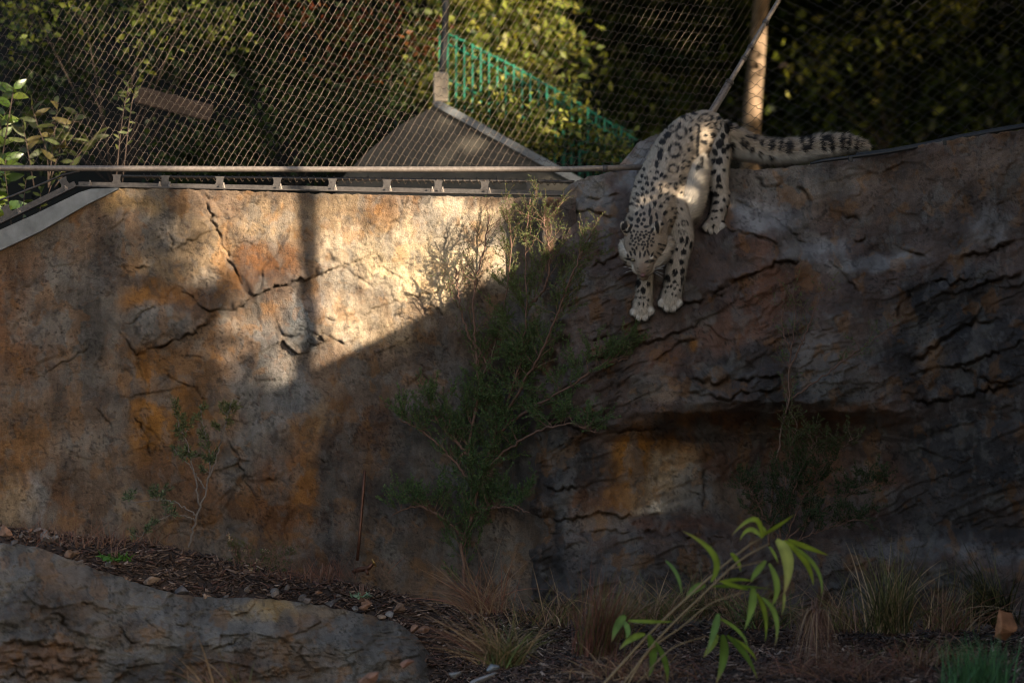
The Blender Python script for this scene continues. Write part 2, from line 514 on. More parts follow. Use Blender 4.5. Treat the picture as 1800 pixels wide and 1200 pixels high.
WALL_STAINS_LIGHT = [
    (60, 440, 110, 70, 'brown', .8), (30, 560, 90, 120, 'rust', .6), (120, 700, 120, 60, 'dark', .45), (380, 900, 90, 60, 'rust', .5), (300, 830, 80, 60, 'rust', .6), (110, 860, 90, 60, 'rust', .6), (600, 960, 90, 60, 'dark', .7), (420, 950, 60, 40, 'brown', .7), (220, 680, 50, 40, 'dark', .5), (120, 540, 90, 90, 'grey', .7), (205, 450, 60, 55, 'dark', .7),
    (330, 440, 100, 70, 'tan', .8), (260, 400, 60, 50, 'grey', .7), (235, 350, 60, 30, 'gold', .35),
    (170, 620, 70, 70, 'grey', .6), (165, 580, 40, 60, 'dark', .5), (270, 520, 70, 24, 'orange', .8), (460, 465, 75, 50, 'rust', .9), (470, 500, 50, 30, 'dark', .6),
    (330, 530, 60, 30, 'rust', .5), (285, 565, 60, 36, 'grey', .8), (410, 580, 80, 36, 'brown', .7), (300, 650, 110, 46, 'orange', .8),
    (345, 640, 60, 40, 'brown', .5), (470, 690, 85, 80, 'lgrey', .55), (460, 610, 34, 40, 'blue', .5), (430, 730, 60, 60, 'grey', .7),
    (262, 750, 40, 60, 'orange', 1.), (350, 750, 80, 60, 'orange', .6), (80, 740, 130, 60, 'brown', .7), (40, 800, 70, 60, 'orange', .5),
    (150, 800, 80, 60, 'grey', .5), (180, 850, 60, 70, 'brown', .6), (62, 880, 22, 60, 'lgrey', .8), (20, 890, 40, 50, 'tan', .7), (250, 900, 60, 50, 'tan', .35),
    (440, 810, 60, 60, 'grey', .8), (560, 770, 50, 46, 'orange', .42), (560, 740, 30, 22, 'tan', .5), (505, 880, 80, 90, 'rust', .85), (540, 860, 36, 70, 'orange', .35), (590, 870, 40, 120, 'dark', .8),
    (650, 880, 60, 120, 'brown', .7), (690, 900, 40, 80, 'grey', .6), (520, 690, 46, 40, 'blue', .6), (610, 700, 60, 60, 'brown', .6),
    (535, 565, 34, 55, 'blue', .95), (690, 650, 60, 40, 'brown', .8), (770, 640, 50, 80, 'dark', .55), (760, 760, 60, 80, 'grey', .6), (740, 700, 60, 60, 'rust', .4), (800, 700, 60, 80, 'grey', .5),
    (700, 450, 90, 70, 'lit_cream', .9), (660, 380, 40, 40, 'orange', .35), (760, 480, 80, 60, 'lit_cream', 1.), (840, 420, 70, 60, 'lit_cream', .8), (870, 460, 40, 50, 'pale', .7), (600, 440, 60, 60, 'pale', .6), (680, 580, 70, 40, 'tan', .9),  # cream and pale blobs here and below paint the sun patch brighter
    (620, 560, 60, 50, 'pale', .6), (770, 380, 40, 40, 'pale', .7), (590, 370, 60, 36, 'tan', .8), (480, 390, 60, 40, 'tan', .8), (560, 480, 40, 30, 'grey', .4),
    *[(1000, y_, 36, 60, 'purple', 1.) for y_ in range(380, 1100, 60)], (680, 800, 90, 120, 'dark', .55), (760, 900, 110, 90, 'dark', .5), (860, 720, 60, 120, 'dark', .5), (650, 740, 60, 60, 'rust', .5), (720, 720, 40, 80, 'grey', .4), (950, 420, 50, 90, 'dark', .7), (930, 560, 60, 100, 'grey', .6), (920, 700, 70, 80, 'dark', .6), (880, 820, 90, 80, 'blue', .5), (960, 860, 80, 100, 'char', .8), (850, 960, 80, 60, 'grey', .7)]  # dark blobs mid-right paint deeper shade into the lower wall

def wall_relief(PX, PY):
    d = .030 * fbm(PX / 190, PY / 160, 3, 1)
    f, e = facets(PX / 85 + .25 * fbm(PX / 40, PY / 40, 3, 8), PY / 70, 4, .8)
    mask = sstep(-.1, .25, fbm(PX / 150, PY / 150, 2, 60))
    d += .020 * f * (1 - .75 * sstep(480, 620, PX)) * mask
    d += .009 * fbm(PX / 40, PY / 46, 4, 20, .5) + .0045 * np.abs(fbm(PX / 9, PY / 10, 3, 26)) + .0025 * fbm(PX / 5, PY / 5, 2, 27)
    d += .05 * np.exp(-(((PX - 300) / 70) ** 2 + ((PY - 565) / 45) ** 2) * 1.4)          # the block under the long crack
    d += .035 * np.exp(-(((PX - 533) / 36) ** 2 + ((PY - 570) / 50) ** 2) * 1.5)
    d += .040 * terrace(fbm(PX / 130, PY / 140, 3, 101, .4), 3, .80) * sstep(-.25, .2, fbm(PX / 160, PY / 140, 2, 103)) * (1 - .5 * sstep(560, 700, PX))
    d += .007 * terrace(fbm(PX / 40, PY / 44, 3, 107, .45), 3) * sstep(-.05, .3, fbm(PX / 120, PY / 120, 2, 109))
    c, m = crack_relief(PX, PY, [(a_, w_ * .62, d_ * .75, l_) for a_, w_, d_, l_ in WALL_CRACKS], 1)
    d += c
    d -= .004 * sstep(.03, .0, np.abs(fbm(PX / 70, PY / 60, 4, 96, .55)))
    d += .004 * np.abs(fbm(PX / 16, PY / 18, 4, 97, .6)) * sstep(-.1, .3, fbm(PX / 90, PY / 90, 2, 98))
    k = np.maximum(PX - 905 - 5 * perlin(PX * 0 + .3, PY / 18, 5) * sstep(380, 345, PY) * 2, 0) / F * YW
    d += 1.15 * np.minimum(k, .15) - .15 * np.maximum(k - .22, 0)                                                           # the return that comes forward to the outcrop
    return d, m

def wall_bot(x): return interp_poly([(-300, 985), (0, 985), (300, 1020), (450, 1050), (600, 1075), (800, 1110), (1200, 1130)], x)
rock_wall = thing('rock_wall', 'long ochre and grey sculpted rock wall below the wire netting', 'rock wall', P(400, 1000, 14.1))
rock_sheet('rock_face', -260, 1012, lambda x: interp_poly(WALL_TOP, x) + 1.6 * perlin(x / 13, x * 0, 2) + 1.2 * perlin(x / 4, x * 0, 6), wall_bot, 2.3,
           wall_relief, lambda x, y: stain(x, y, 'brown', WALL_STAINS_LIGHT, 1, .5, .76), rock_wall, .32, .02)

# ---- the outcrop the leopard stands on
OX = [900, 960, 1000, 1050, 1100, 1150, 1200, 1250, 1300, 1350, 1450, 1550, 1650, 1800, 2100]
OD = [
    (150, [-0.12, -0.15, -0.3, -0.4, -0.55, -0.6, -0.6, -0.55, -0.35, -0.25, -0.16, -0.1, 0, 0.05, 0.1]),
    (235, [-0.12, -0.116, -0.187, -0.219, -0.352, -0.5, -0.5, -0.45, -0.276, -0.228, -0.156, -0.0955, 0, 0.05, 0.1]),
    (300, [-0.12, -0.09, -0.1, -0.08, -0.2, -0.3, -0.32, -0.28, -0.22, -0.211, -0.152, -0.0921, 0, 0.05, 0.1]),
    (340, [-0.12, -0.074, -0.02, 0.04, 0.06, -0.05, -0.1, -0.14, -0.2, -0.2, -0.15, -0.09, 0, 0.05, 0.1]),
    (358, [-0.12, -0.0668, 0.036, 0.104, 0.136, 0.042, -0.028, -0.084, -0.15, -0.19, -0.152, -0.09, 0.004, 0.054, 0.104]),
    (372, [-0.12, -0.0612, 0.0796, 0.154, 0.195, 0.114, 0.028, -0.0404, -0.0307, -0.16, -0.154, -0.09, 0.00711, 0.0571, 0.107]),
    (385, [-0.12, -0.056, 0.12, 0.2, 0.25, 0.18, 0.08, 0, 0.08, -0.02, -0.156, -0.09, 0.01, 0.06, 0.11]),
    (398, [-0.12, -0.0508, 0.159, 0.243, 0.293, 0.228, 0.128, 0.0481, 0.147, 0.12, -0.158, -0.09, 0.0148, 0.0648, 0.115]),
    (412, [-0.12, -0.0452, 0.2, 0.29, 0.34, 0.28, 0.18, 0.1, 0.22, 0.2, -0.16, -0.09, 0.02, 0.07, 0.12]),
    (425, [-0.12, -0.04, 0.233, 0.323, 0.372, 0.317, 0.226, 0.146, 0.25, 0.24, -0.12, -0.09, 0.0246, 0.0746, 0.12]),
    (440, [-0.12, -0.034, 0.27, 0.36, 0.41, 0.36, 0.28, 0.2, 0.265, 0.252, 0.02, -0.09, 0.03, 0.08, 0.12]),
    (455, [-0.12, -0.028, 0.288, 0.378, 0.427, 0.39, 0.319, 0.251, 0.28, 0.264, 0.16, -0.04, 0.0386, 0.0886, 0.129]),
    (465, [-0.12, -0.024, 0.299, 0.389, 0.439, 0.41, 0.344, 0.286, 0.29, 0.272, 0.19, 0.045, 0.0443, 0.0943, 0.134]),
    (475, [-0.12, -0.02, 0.311, 0.401, 0.451, 0.43, 0.37, 0.32, 0.3, 0.28, 0.199, 0.13, 0.05, 0.1, 0.14]),
    (500, [-0.12, 0.012, 0.34, 0.43, 0.48, 0.46, 0.41, 0.37, 0.332, 0.309, 0.22, 0.16, 0.07, 0.1, 0.14]),
    (560, [-0.12, 0.0888, 0.38, 0.44, 0.5, 0.5, 0.46, 0.43, 0.41, 0.38, 0.3, 0.22, 0.13, 0.14, 0.18]),
    (650, [-0.12, 0.175, 0.38, 0.45, 0.52, 0.54, 0.52, 0.5, 0.48, 0.46, 0.4, 0.3, 0.2, 0.18, 0.2]),
    (705, [-0.12, 0.22, 0.36, 0.42, 0.5, 0.55, 0.57, 0.57, 0.56, 0.55, 0.49, 0.38, 0.22, 0.2, 0.22]),
    (722, [-0.12, 0.22, 0.35, 0.4, 0.48, 0.54, 0.54, 0.5, 0.46, 0.42, 0.4, 0.36, 0.22, 0.2, 0.22]),
    (745, [-0.12, 0.22, 0.33, 0.36, 0.43, 0.42, 0.3, 0.2, 0.14, 0.1, 0.1, 0.2, 0.22, 0.2, 0.22]),
    (775, [-0.12, 0.22, 0.31, 0.3, 0.27, 0.18, 0.1, 0.05, 0, -0.05, -0.08, 0.08, 0.2, 0.2, 0.22]),
    (850, [-0.12, 0.22, 0.3, 0.28, 0.23, 0.18, 0.13, 0.09, 0.05, 0, -0.05, 0.06, 0.2, 0.2, 0.22]),
    (905, [-0.12, 0.22, 0.3, 0.28, 0.25, 0.21, 0.17, 0.13, 0.1, 0.05, 0.02, 0.1, 0.2, 0.2, 0.22]),
    (930, [-0.12, 0.22, 0.35, 0.35, 0.33, 0.31, 0.29, 0.25, 0.23, 0.2, 0.15, 0.2, 0.22, 0.22, 0.24]),
    (945, [-0.12, 0.22, 0.4, 0.42, 0.42, 0.42, 0.4, 0.36, 0.34, 0.3, 0.28, 0.3, 0.32, 0.33, 0.35]),
    (1000, [-0.12, 0.22, 0.43, 0.46, 0.46, 0.46, 0.44, 0.42, 0.42, 0.42, 0.44, 0.47, 0.5, 0.52, 0.52]),
    (1140, [-0.12, 0.22, 0.5, 0.54, 0.54, 0.54, 0.52, 0.5, 0.5, 0.5, 0.52, 0.55, 0.58, 0.6, 0.6])]
OPY = np.array([r[0] for r in OD], float); ODV = np.array([r[1] for r in OD])

def outcrop_base(PX, PY):
    fx = np.interp(PX, OX, np.arange(len(OX))); fy = np.interp(PY, OPY, np.arange(len(OPY)))
    ix = np.clip(fx.astype(int), 0, len(OX) - 2); iy = np.clip(fy.astype(int), 0, len(OPY) - 2)
    tx = fx - ix; ty = fy - iy
    tx = tx * tx * (3 - 2 * tx)
    return (ODV[iy, ix] * (1 - tx) + ODV[iy, ix + 1] * tx) * (1 - ty) + (ODV[iy + 1, ix] * (1 - tx) + ODV[iy + 1, ix + 1] * tx) * ty

OUT_CRACKS = [
    ([(1000, 646), (1060, 628), (1110, 612), (1160, 596), (1200, 582), (1240, 560)], 3.6, .045, .030),
    ([(1240, 536), (1270, 506), (1300, 490), (1330, 478), (1370, 462), (1420, 458)], 3.6, .050, .040),
    ([(1120, 640), (1160, 628), (1190, 606), (1230, 592)], 3.0, .034, .030),
    ([(1030, 600), (1080, 590), (1140, 578)], 3.0, .030, .024),
    ([(1180, 545), (1215, 535), (1250, 525), (1275, 515)], 4.0, .045, .030),
    ([(1210, 665), (1260, 676), (1300, 668), (1345, 662), (1400, 654)], 4.2, .045, .040),
    ([(1210, 690), (1260, 700), (1320, 690), (1380, 684)], 3.6, .040, .030),
    ([(1055, 752), (1090, 760), (1130, 756), (1170, 752)], 4.0, .050, .030),
    ([(1290, 352), (1330, 368), (1370, 388), (1400, 414), (1420, 436)], 3.6, .040, -.015),
    ([(1276, 398), (1310, 412), (1350, 420), (1390, 440)], 3.4, .035, .015),
    ([(1460, 462), (1480, 480), (1500, 500), (1512, 520)], 3.2, .034, .014),
    ([(1500, 420), (1512, 424), (1522, 412)], 4.0, .045, .020),
    ([(1568, 430), (1590, 440), (1610, 446), (1640, 452)], 4.0, .040, .020),
    ([(1690, 452), (1720, 448), (1752, 440), (1785, 424)], 4.6, .060, .030),
    ([(1640, 494), (1680, 498), (1704, 486)], 4.0, .045, .026),
    ([(1650, 520), (1690, 512), (1730, 500), (1800, 480)], 4.0, .050, .030),
    ([(1578, 560), (1582, 536), (1600, 512)], 4.0, .040, .000),
    ([(1600, 640), (1630, 620), (1660, 596), (1700, 570), (1760, 564)], 5.0, .055, .030),
    ([(1600, 656), (1660, 645), (1720, 632), (1800, 600)], 4.0, .050, .034),
    ([(1590, 690), (1630, 710), (1690, 698), (1760, 680), (1820, 668)], 4.4, .050, .034),
    ([(1680, 640), (1740, 672), (1790, 668)], 4.0, .05, .02),
    ([(1040, 470), (1080, 452), (1110, 448)], 3.0, .026, .018),
    ([(1005, 370), (1040, 372), (1080, 382)], 4.0, .034, .024),
    ([(1000, 345), (1045, 350), (1090, 340)], 4.0, .034, .020),
    ([(1238, 790), (1236, 830), (1240, 870), (1236, 900)], 4.0, .035, .006),
    ([(940, 855), (985, 862), (1020, 856)], 4.0, .035, .020),
    ([(960, 740), (1010, 752), (1050, 768)], 4.0, .035, .020),
    ([(930, 905), (1000, 912), (1060, 904), (1120, 908)], 4.0, .040, .026),
    ([(960, 938), (1060, 932), (1160, 938), (1300, 944)], 3.2, .030, .020),
    ([(1400, 330), (1420, 342), (1424, 360)], 4.0, .035, .010),
    ([(1330, 312), (1350, 330), (1372, 322)], 4.0, .035, .012),
    ([(1470, 372), (1490, 384), (1510, 386)], 4.0, .035, .012)]
OUT_STAINS_LIGHT = [
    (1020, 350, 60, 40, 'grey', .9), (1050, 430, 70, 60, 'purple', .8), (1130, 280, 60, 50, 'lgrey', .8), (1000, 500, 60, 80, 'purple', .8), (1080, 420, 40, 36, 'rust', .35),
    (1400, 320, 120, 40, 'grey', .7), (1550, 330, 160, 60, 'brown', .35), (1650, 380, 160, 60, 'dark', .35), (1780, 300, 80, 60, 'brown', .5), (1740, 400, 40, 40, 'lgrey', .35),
    (1360, 385, 70, 26, 'lgrey', .7), (1300, 362, 40, 20, 'lgrey', .7), (1420, 430, 60, 24, 'lgrey', .7), (1520, 462, 90, 14, 'lgrey', .6),  # light grey on the ledge top paints the sky light it catches
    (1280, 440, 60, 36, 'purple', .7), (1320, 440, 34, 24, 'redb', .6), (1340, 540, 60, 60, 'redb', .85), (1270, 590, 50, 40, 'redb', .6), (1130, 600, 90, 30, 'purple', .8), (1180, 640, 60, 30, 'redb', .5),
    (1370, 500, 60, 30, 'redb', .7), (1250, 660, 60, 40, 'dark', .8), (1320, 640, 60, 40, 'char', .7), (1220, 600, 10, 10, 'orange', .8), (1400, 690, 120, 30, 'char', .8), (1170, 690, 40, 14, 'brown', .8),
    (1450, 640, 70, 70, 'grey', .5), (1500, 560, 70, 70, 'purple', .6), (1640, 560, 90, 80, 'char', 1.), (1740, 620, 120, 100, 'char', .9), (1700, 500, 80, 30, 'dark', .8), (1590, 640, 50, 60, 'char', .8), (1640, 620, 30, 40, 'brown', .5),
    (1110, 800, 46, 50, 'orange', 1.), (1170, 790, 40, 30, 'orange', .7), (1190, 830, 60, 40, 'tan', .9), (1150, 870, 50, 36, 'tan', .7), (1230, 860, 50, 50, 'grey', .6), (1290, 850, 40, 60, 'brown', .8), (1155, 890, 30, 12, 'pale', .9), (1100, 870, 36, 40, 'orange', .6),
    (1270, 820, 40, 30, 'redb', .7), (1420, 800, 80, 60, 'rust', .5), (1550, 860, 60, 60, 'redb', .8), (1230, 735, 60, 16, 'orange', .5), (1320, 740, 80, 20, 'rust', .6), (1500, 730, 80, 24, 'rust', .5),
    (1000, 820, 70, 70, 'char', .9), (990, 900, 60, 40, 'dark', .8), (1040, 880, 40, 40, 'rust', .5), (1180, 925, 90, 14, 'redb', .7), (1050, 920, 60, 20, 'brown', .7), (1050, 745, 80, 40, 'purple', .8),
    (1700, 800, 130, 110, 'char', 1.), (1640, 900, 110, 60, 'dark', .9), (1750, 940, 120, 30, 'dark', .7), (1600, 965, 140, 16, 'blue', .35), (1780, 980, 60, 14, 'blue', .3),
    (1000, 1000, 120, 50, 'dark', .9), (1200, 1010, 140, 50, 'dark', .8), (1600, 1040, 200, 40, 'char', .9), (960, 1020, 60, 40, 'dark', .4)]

def outcrop_relief(PX, PY):
    wx = PX + (14 + 26 * sstep(1060, 980, PX)) * fbm(PX / 55, PY / 55, 3, 91); wy = PY + 10 * fbm(PX / 50, PY / 50, 3, 95)
    d = outcrop_base(wx, wy)
    d += .030 * fbm(PX / 120, PY / 90, 3, 31)
    # slanting strata: small overhanging steps that run up to the right
    w = PY + .38 * (PX - 1000) + 24 * fbm(PX / 90, PY / 60, 4, 36)
    fr = (w / 46.0) % 1.0
    amp = sstep(-.15, .35, fbm(PX / 110, PY / 60, 3, 44)) * (1 - .8 * np.exp(-(((PX - 1500) / 200) ** 2 + ((PY - 360) / 70) ** 2))) * (.5 + .5 * sstep(380, 470, PY))
    d += .018 * amp * (fr - sstep(.86, 1.0, fr))
    fr2 = (w * 1.0 / 17.0 + 2.0 * fbm(PX / 40, PY / 30, 3, 49)) % 1.0
    d += .004 * amp * (fr2 - sstep(.8, 1.0, fr2))
    f, e = facets(PX / 62 + .3 * fbm(PX / 40, PY / 40, 3, 8), PY / 40, 14, .8)
    d += .022 * f * sstep(-.2, .2, fbm(PX / 130, PY / 130, 2, 61))
    f, e = facets(PX / 22, PY / 15, 15, .8)
    d += .003 * f
    d += .007 * fbm(PX / 34, PY / 28, 4, 53, .5) + .005 * fbm(PX / 8, PY / 7, 3, 58, .6)
    sl = .38 * PX + PY
    d += .095 * terrace(fbm(PX / 190, sl / 62, 5, 111, .5), 5, .95) * sstep(-.3, .2, fbm(PX / 160, PY / 140, 2, 113)) * (.35 + .65 * sstep(430, 520, PY))
    d += .020 * (1 - .8 * np.exp(-(((PX - 1580) / 260) ** 2 + ((PY - 360) / 80) ** 2))) * terrace(fbm(PX / 90, sl / 24, 4, 117, .48), 4, .92) * sstep(-.15, .3, fbm(PX / 120, PY / 120, 2, 119))
    c, m = crack_relief(PX, PY, OUT_CRACKS, 2)
    return d + c, m

OUT_TOP = [(880, 420), (960, 372), (982, 348), (992, 334), (1006, 322), (1035, 310), (1062, 306), (1085, 296), (1100, 278), (1120, 252), (1150, 238), (1190, 226), (1230, 232), (1262, 262), (1285, 296),
           (1330, 299), (1380, 295), (1430, 288), (1500, 277), (1600, 258), (1700, 241), (1800, 228), (2100, 190)]
outcrop = thing('rock_outcrop', 'dark brown layered rock outcrop with a shadowed overhang under the leopard', 'rock', P(1300, 1080, 13.8))
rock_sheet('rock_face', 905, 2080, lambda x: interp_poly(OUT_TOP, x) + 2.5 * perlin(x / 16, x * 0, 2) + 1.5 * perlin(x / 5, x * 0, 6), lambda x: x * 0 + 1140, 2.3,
           outcrop_relief, lambda x, y: stain(x, y, 'purple', OUT_STAINS_LIGHT, 5, .2, 1.04), outcrop, .9, .10)

def rock_depth(px, py):
    """distance of the outcrop surface at a photo pixel"""
    d, _ = outcrop_relief(np.array([[float(px)]]), np.array([[float(py)]]))
    return YW - float(d[0, 0])

# ---- the low ledge in front of the mulch bed
LEDGE_TOP = [(-200, 945), (0, 956), (60, 962), (110, 980), (180, 1006), (240, 1026), (300, 1044), (360, 1052), (430, 1052), (520, 1058), (600, 1072), (660, 1086), (700, 1096), (735, 1124), (775, 1180), (800, 1240)]
LEDGE_STAINS = [(60, 1000, 90, 40, 'grey', .8), (120, 1060, 60, 60, 'brown', .8), (60, 1080, 70, 50, 'dark', .7), (60, 1160, 120, 40, 'rust', .6), (250, 1060, 70, 30, 'grey', .9), (230, 1110, 50, 30, 'brown', .7),
                (330, 1100, 90, 40, 'grey', .7), (460, 1075, 70, 18, 'gold', .7), (530, 1100, 60, 24, 'orange', .5), (420, 1090, 80, 30, 'grey', .5), (500, 1160, 60, 50, 'brown', .7), (620, 1130, 90, 50, 'grey', .8), (580, 1070, 40, 16, 'tan', .6),
                (300, 1180, 120, 30, 'dark', .8), (400, 1180, 60, 40, 'rust', .5), (560, 1180, 60, 40, 'brown', .6)]
LEDGE_CRACKS = [([(0, 1128), (60, 1132), (120, 1136), (170, 1150)], 4, .05, .03), ([(0, 1160), (70, 1156), (150, 1170)], 4, .05, .03), ([(105, 1080), (120, 1105), (150, 1120)], 4, .05, .02), ([(210, 1100), (225, 1124), (240, 1130)], 4, .05, .02),
                ([(280, 1090), (310, 1098), (340, 1106)], 3, .03, .02), ([(352, 1080), (355, 1120)], 3, .03, .01), ([(375, 1140), (400, 1132), (425, 1120)], 3, .035, .01), ([(520, 1120), (530, 1150), (545, 1180)], 3, .03, .01), ([(0, 1190), (90, 1184), (160, 1196)], 4, .05, .03)]

def ledge_relief(PX, PY):
    t = interp_poly(LEDGE_TOP, PX)
    h = PY - t
    d = .62 + .42 * sstep(0, 70, h) * .45 + .0016 * np.maximum(h, 0) + .0006 * (700 - PX) * .2
    d += .09 * (1 - np.exp(-np.maximum(h, 0) / 18.0))
    d += .08 * fbm(PX / 120, PY / 80, 3, 81)
    f, e = facets(PX / 75, PY / 45, 24, .9)
    d += .035 * f
    fr = ((PY - .12 * PX + 20 * fbm(PX / 60, PY / 40, 3, 87)) / 22.0) % 1
    d += .03 * sstep(160, 40, PX - 120) * sstep(1080, 1130, PY) * (fr - sstep(.8, 1, fr))
    d += .016 * fbm(PX / 26, PY / 22, 5, 83, .6) + .004 * fbm(PX / 6, PY / 6, 2, 88)
    d += .10 * terrace(fbm(PX / 110, PY / 50, 5, 121, .5), 5) + .04 * terrace(fbm(PX / 40, PY / 24, 4, 127, .5), 4)
    c, m = crack_relief(PX, PY, LEDGE_CRACKS, 3)
    return d + c, m
ledge = thing('rock_ledge', 'low rounded grey and ochre rock ledge holding back the mulch bed', 'rock', P(300, 1200, 12.9))
rock_sheet('rock_face', -200, 798, lambda x: interp_poly(LEDGE_TOP, x) + 3 * perlin(x / 22, x * 0, 12), lambda x: x * 0 + 1300, 2.6, ledge_relief,
           lambda x, y: stain(x, y, 'grey', LEDGE_STAINS, 9, .1, .78), ledge, .35, .10)

# ------------------------------------------------------------------ ground
BED = [(-9, -.93), (-2.73, -.985), (-1.82, -1.10), (-1.36, -1.21), (-.9, -1.285), (-.3, -1.41), (.3, -1.455), (3, -1.455), (9, -1.455)]
def ground_z(x, y):
    x = np.asarray(x, float); y = np.asarray(y, float)
    z = np.interp(x, [b[0] for b in BED], [b[1] for b in BED])
    xe = np.clip((x + .55) / .6, 0, 1)
    front = sstep(13.3, 12.85, y) * (1 - xe)                    # left of the ledge's end the soil drops in front of it
    z = z * (1 - front) + (-1.62) * front
    z = z - .21 * sstep(13.9, 13.3, y) * sstep(.5, -.4, x) - .035 * np.clip(14 - y, 0, 4) + .02 * fbm(x * 1.3, y * 1.3, 3, 120) + .012 * fbm(x * 6, y * 6, 3, 124)
    return z + CZ
gx = np.concatenate([np.linspace(-60, -5, 24), np.linspace(-4.9, 4.9, 330), np.linspace(5, 60, 24)])
gy = np.concatenate([np.linspace(-30, 8, 20), np.linspace(8.2, 14.1, 200), np.linspace(14.3, 90, 30)])
GX, GY = np.meshgrid(gx, gy)
GZ = ground_z(GX, GY)
h, w = GX.shape
i = np.arange(h * w).reshape(h, w)
gf = np.stack([i[:-1, :-1], i[:-1, 1:], i[1:, 1:], i[1:, :-1]], -1).reshape(-1, 4)
gn = fbm(GX * 9, GY * 9, 4, 130)
gc = np.array([.060, .042, .034]) * (1 + .6 * gn)[..., None]
tag(mesh_obj('ground', np.stack([GX, GY, GZ], -1).reshape(-1, 3), gf, M['mulch'], None, True, {'Col': gc.reshape(-1, 3)}), kind='structure')
# ------------------------------------------------------------------ leaves and scatter
def unit(v): return v / (np.linalg.norm(v, axis=-1, keepdims=True) + 1e-9)

def rand_dirs(n, r=rng): return unit(r.normal(size=(n, 3)))

def leaf_mesh(pos, axis, length, width, col, fold=.25, nrm=None):
    """folded rhombic leaves; pos, axis (n,3), length, width (n,), col (n,3)"""
    n = len(pos)
    ref = rand_dirs(n) if nrm is None else nrm
    side = unit(np.cross(axis, ref)); up = np.cross(side, axis)
    L = np.broadcast_to(length, (n,))[:, None]; W = np.broadcast_to(width, (n,))[:, None]
    a = pos; c = pos + axis * L
    b = pos + axis * L * .42 + side * W * .5 + up * W * fold
    d = pos + axis * L * .42 - side * W * .5 + up * W * fold
    v = np.stack([a, b, c, d], 1).reshape(-1, 3)
    k = np.arange(n) * 4
    f = np.concatenate([np.stack([k, k + 1, k + 2], -1), np.stack([k, k + 2, k + 3], -1)])
    return v, f, np.repeat(np.asarray(col), 4, 0)

def join(parts):
    vs_, fs, cs, n = [], [], [], 0
    for v, f, c in parts:
        vs_.append(v); fs.append(f + n); cs.append(c); n += len(v)
    return np.concatenate(vs_), np.concatenate(fs), np.concatenate(cs)

def vary(col, n, amt=.35, r=rng):
    c = np.array(col) * (1 + amt * r.normal(size=(n, 1))) * (1 + amt * .35 * r.normal(size=(n, 3)))
    return np.clip(c, .004, .9)

# ------------------------------------------------------------------ unseen blockers added beside the enclosure to shade it
EAVE_Z = CZ + 2.10
shade_block = thing('shade_building', 'unseen low building with a stepped flat roof, added to shade the enclosure', 'building', (6, 9, 0))  # added out of view; its roof edge casts the diagonal shadow
for nm, y0, y1, ez in (('wall', 2.2, 11.05, EAVE_Z), ('annex_wall', 11.05, 13.9, CZ + 1.80)):  # lower second part lets sun through to the leopard's chest
    b = MB(); b.box((6.3, (y0 + y1) / 2, (ez - .25) / 2 - .4), (5.2, y1 - y0 - .01, ez - .25 + .8)); b.build(nm, M['wood'], shade_block)
    b = MB(); b.box((6.4, (y0 + y1) / 2, ez - .125), (5.8, y1 - y0 - (.0 if nm == 'wall' else .012), .25)); b.build('roof', M['dark_steel'], shade_block)

mast = thing('shadow_mast', 'slim grey steel mast, unseen, added to cast the narrow shadow band', 'mast', (0, 0, 0))
Sh = Vector((S.x, S.y, 0)).normalized()
mw = P(517, 480, 14.0); mp = Vector((mw.x, mw.y, 0)) + Sh * 5.9  # added mast, placed so its shadow falls as the upright band
b = MB(); b.tube([(mp.x - .06, mp.y, -.5), (mp.x + .04, mp.y, 2.6), (mp.x + .10, mp.y, 5.2)], [.05, .04, .034], 10); b.build('pole', M['steel'], mast)
b = MB(); b.tube([(mp.x + .10, mp.y, 5.2), (mp.x + .105, mp.y, 5.24)], [.05, .05], 10); b.build('cap', M['steel'], mast)

# unseen trees added to block the sun; leaves are culled where light should pass
S_np = np.array(S); E1 = unit(np.cross(S_np, [0, 0, 1.0])); E1 = E1 * np.sign(E1[0]); E2 = unit(np.cross(E1, S_np)); E2 = E2 * np.sign(E2[2])
def gap(p):
    """chance of dropping a leaf at p so that its sun ray passes"""
    out = np.zeros(len(p))
    t = (p[:, 1] - 14.1) / S_np[1]
    w = p - S_np * t[:, None]
    px, py = to_px(w)
    a = sstep(40, 340, px - .55 * np.maximum(py - 400, 0))
    a = np.maximum(a, .4 * np.exp(-(((px - 450) / 46) ** 2 + ((py - 680) / 60) ** 2)))
    a *= (px < 935) & (py > 262)
    t2 = (p[:, 1] - 14.45) / S_np[1]
    qx, qy = to_px(p - S_np * t2[:, None])
    m = (.22 + .78 * sstep(-20, 360, qx)) * sstep(20, -20, qx - (900 + (300 - qy) * .62))
    m = np.maximum(m, .95 * sstep(1060, 1090, qx - .3 * (120 - qy)) * sstep(1280, 1240, qx) * sstep(200, 120, qy))
    m *= (qy <= 360) & (qy > -60) & (qx > -150)
    out = np.maximum(a, m)
    for (x, y, d, r, s) in SPOTS:
        c = np.array(P(x, y, d))
        v = p - c; v = v - (v @ S_np)[:, None] * S_np
        out = np.maximum(out, s * sstep(r * 1.3 + .10, r + .03, np.linalg.norm(v, axis=1)))
    return out
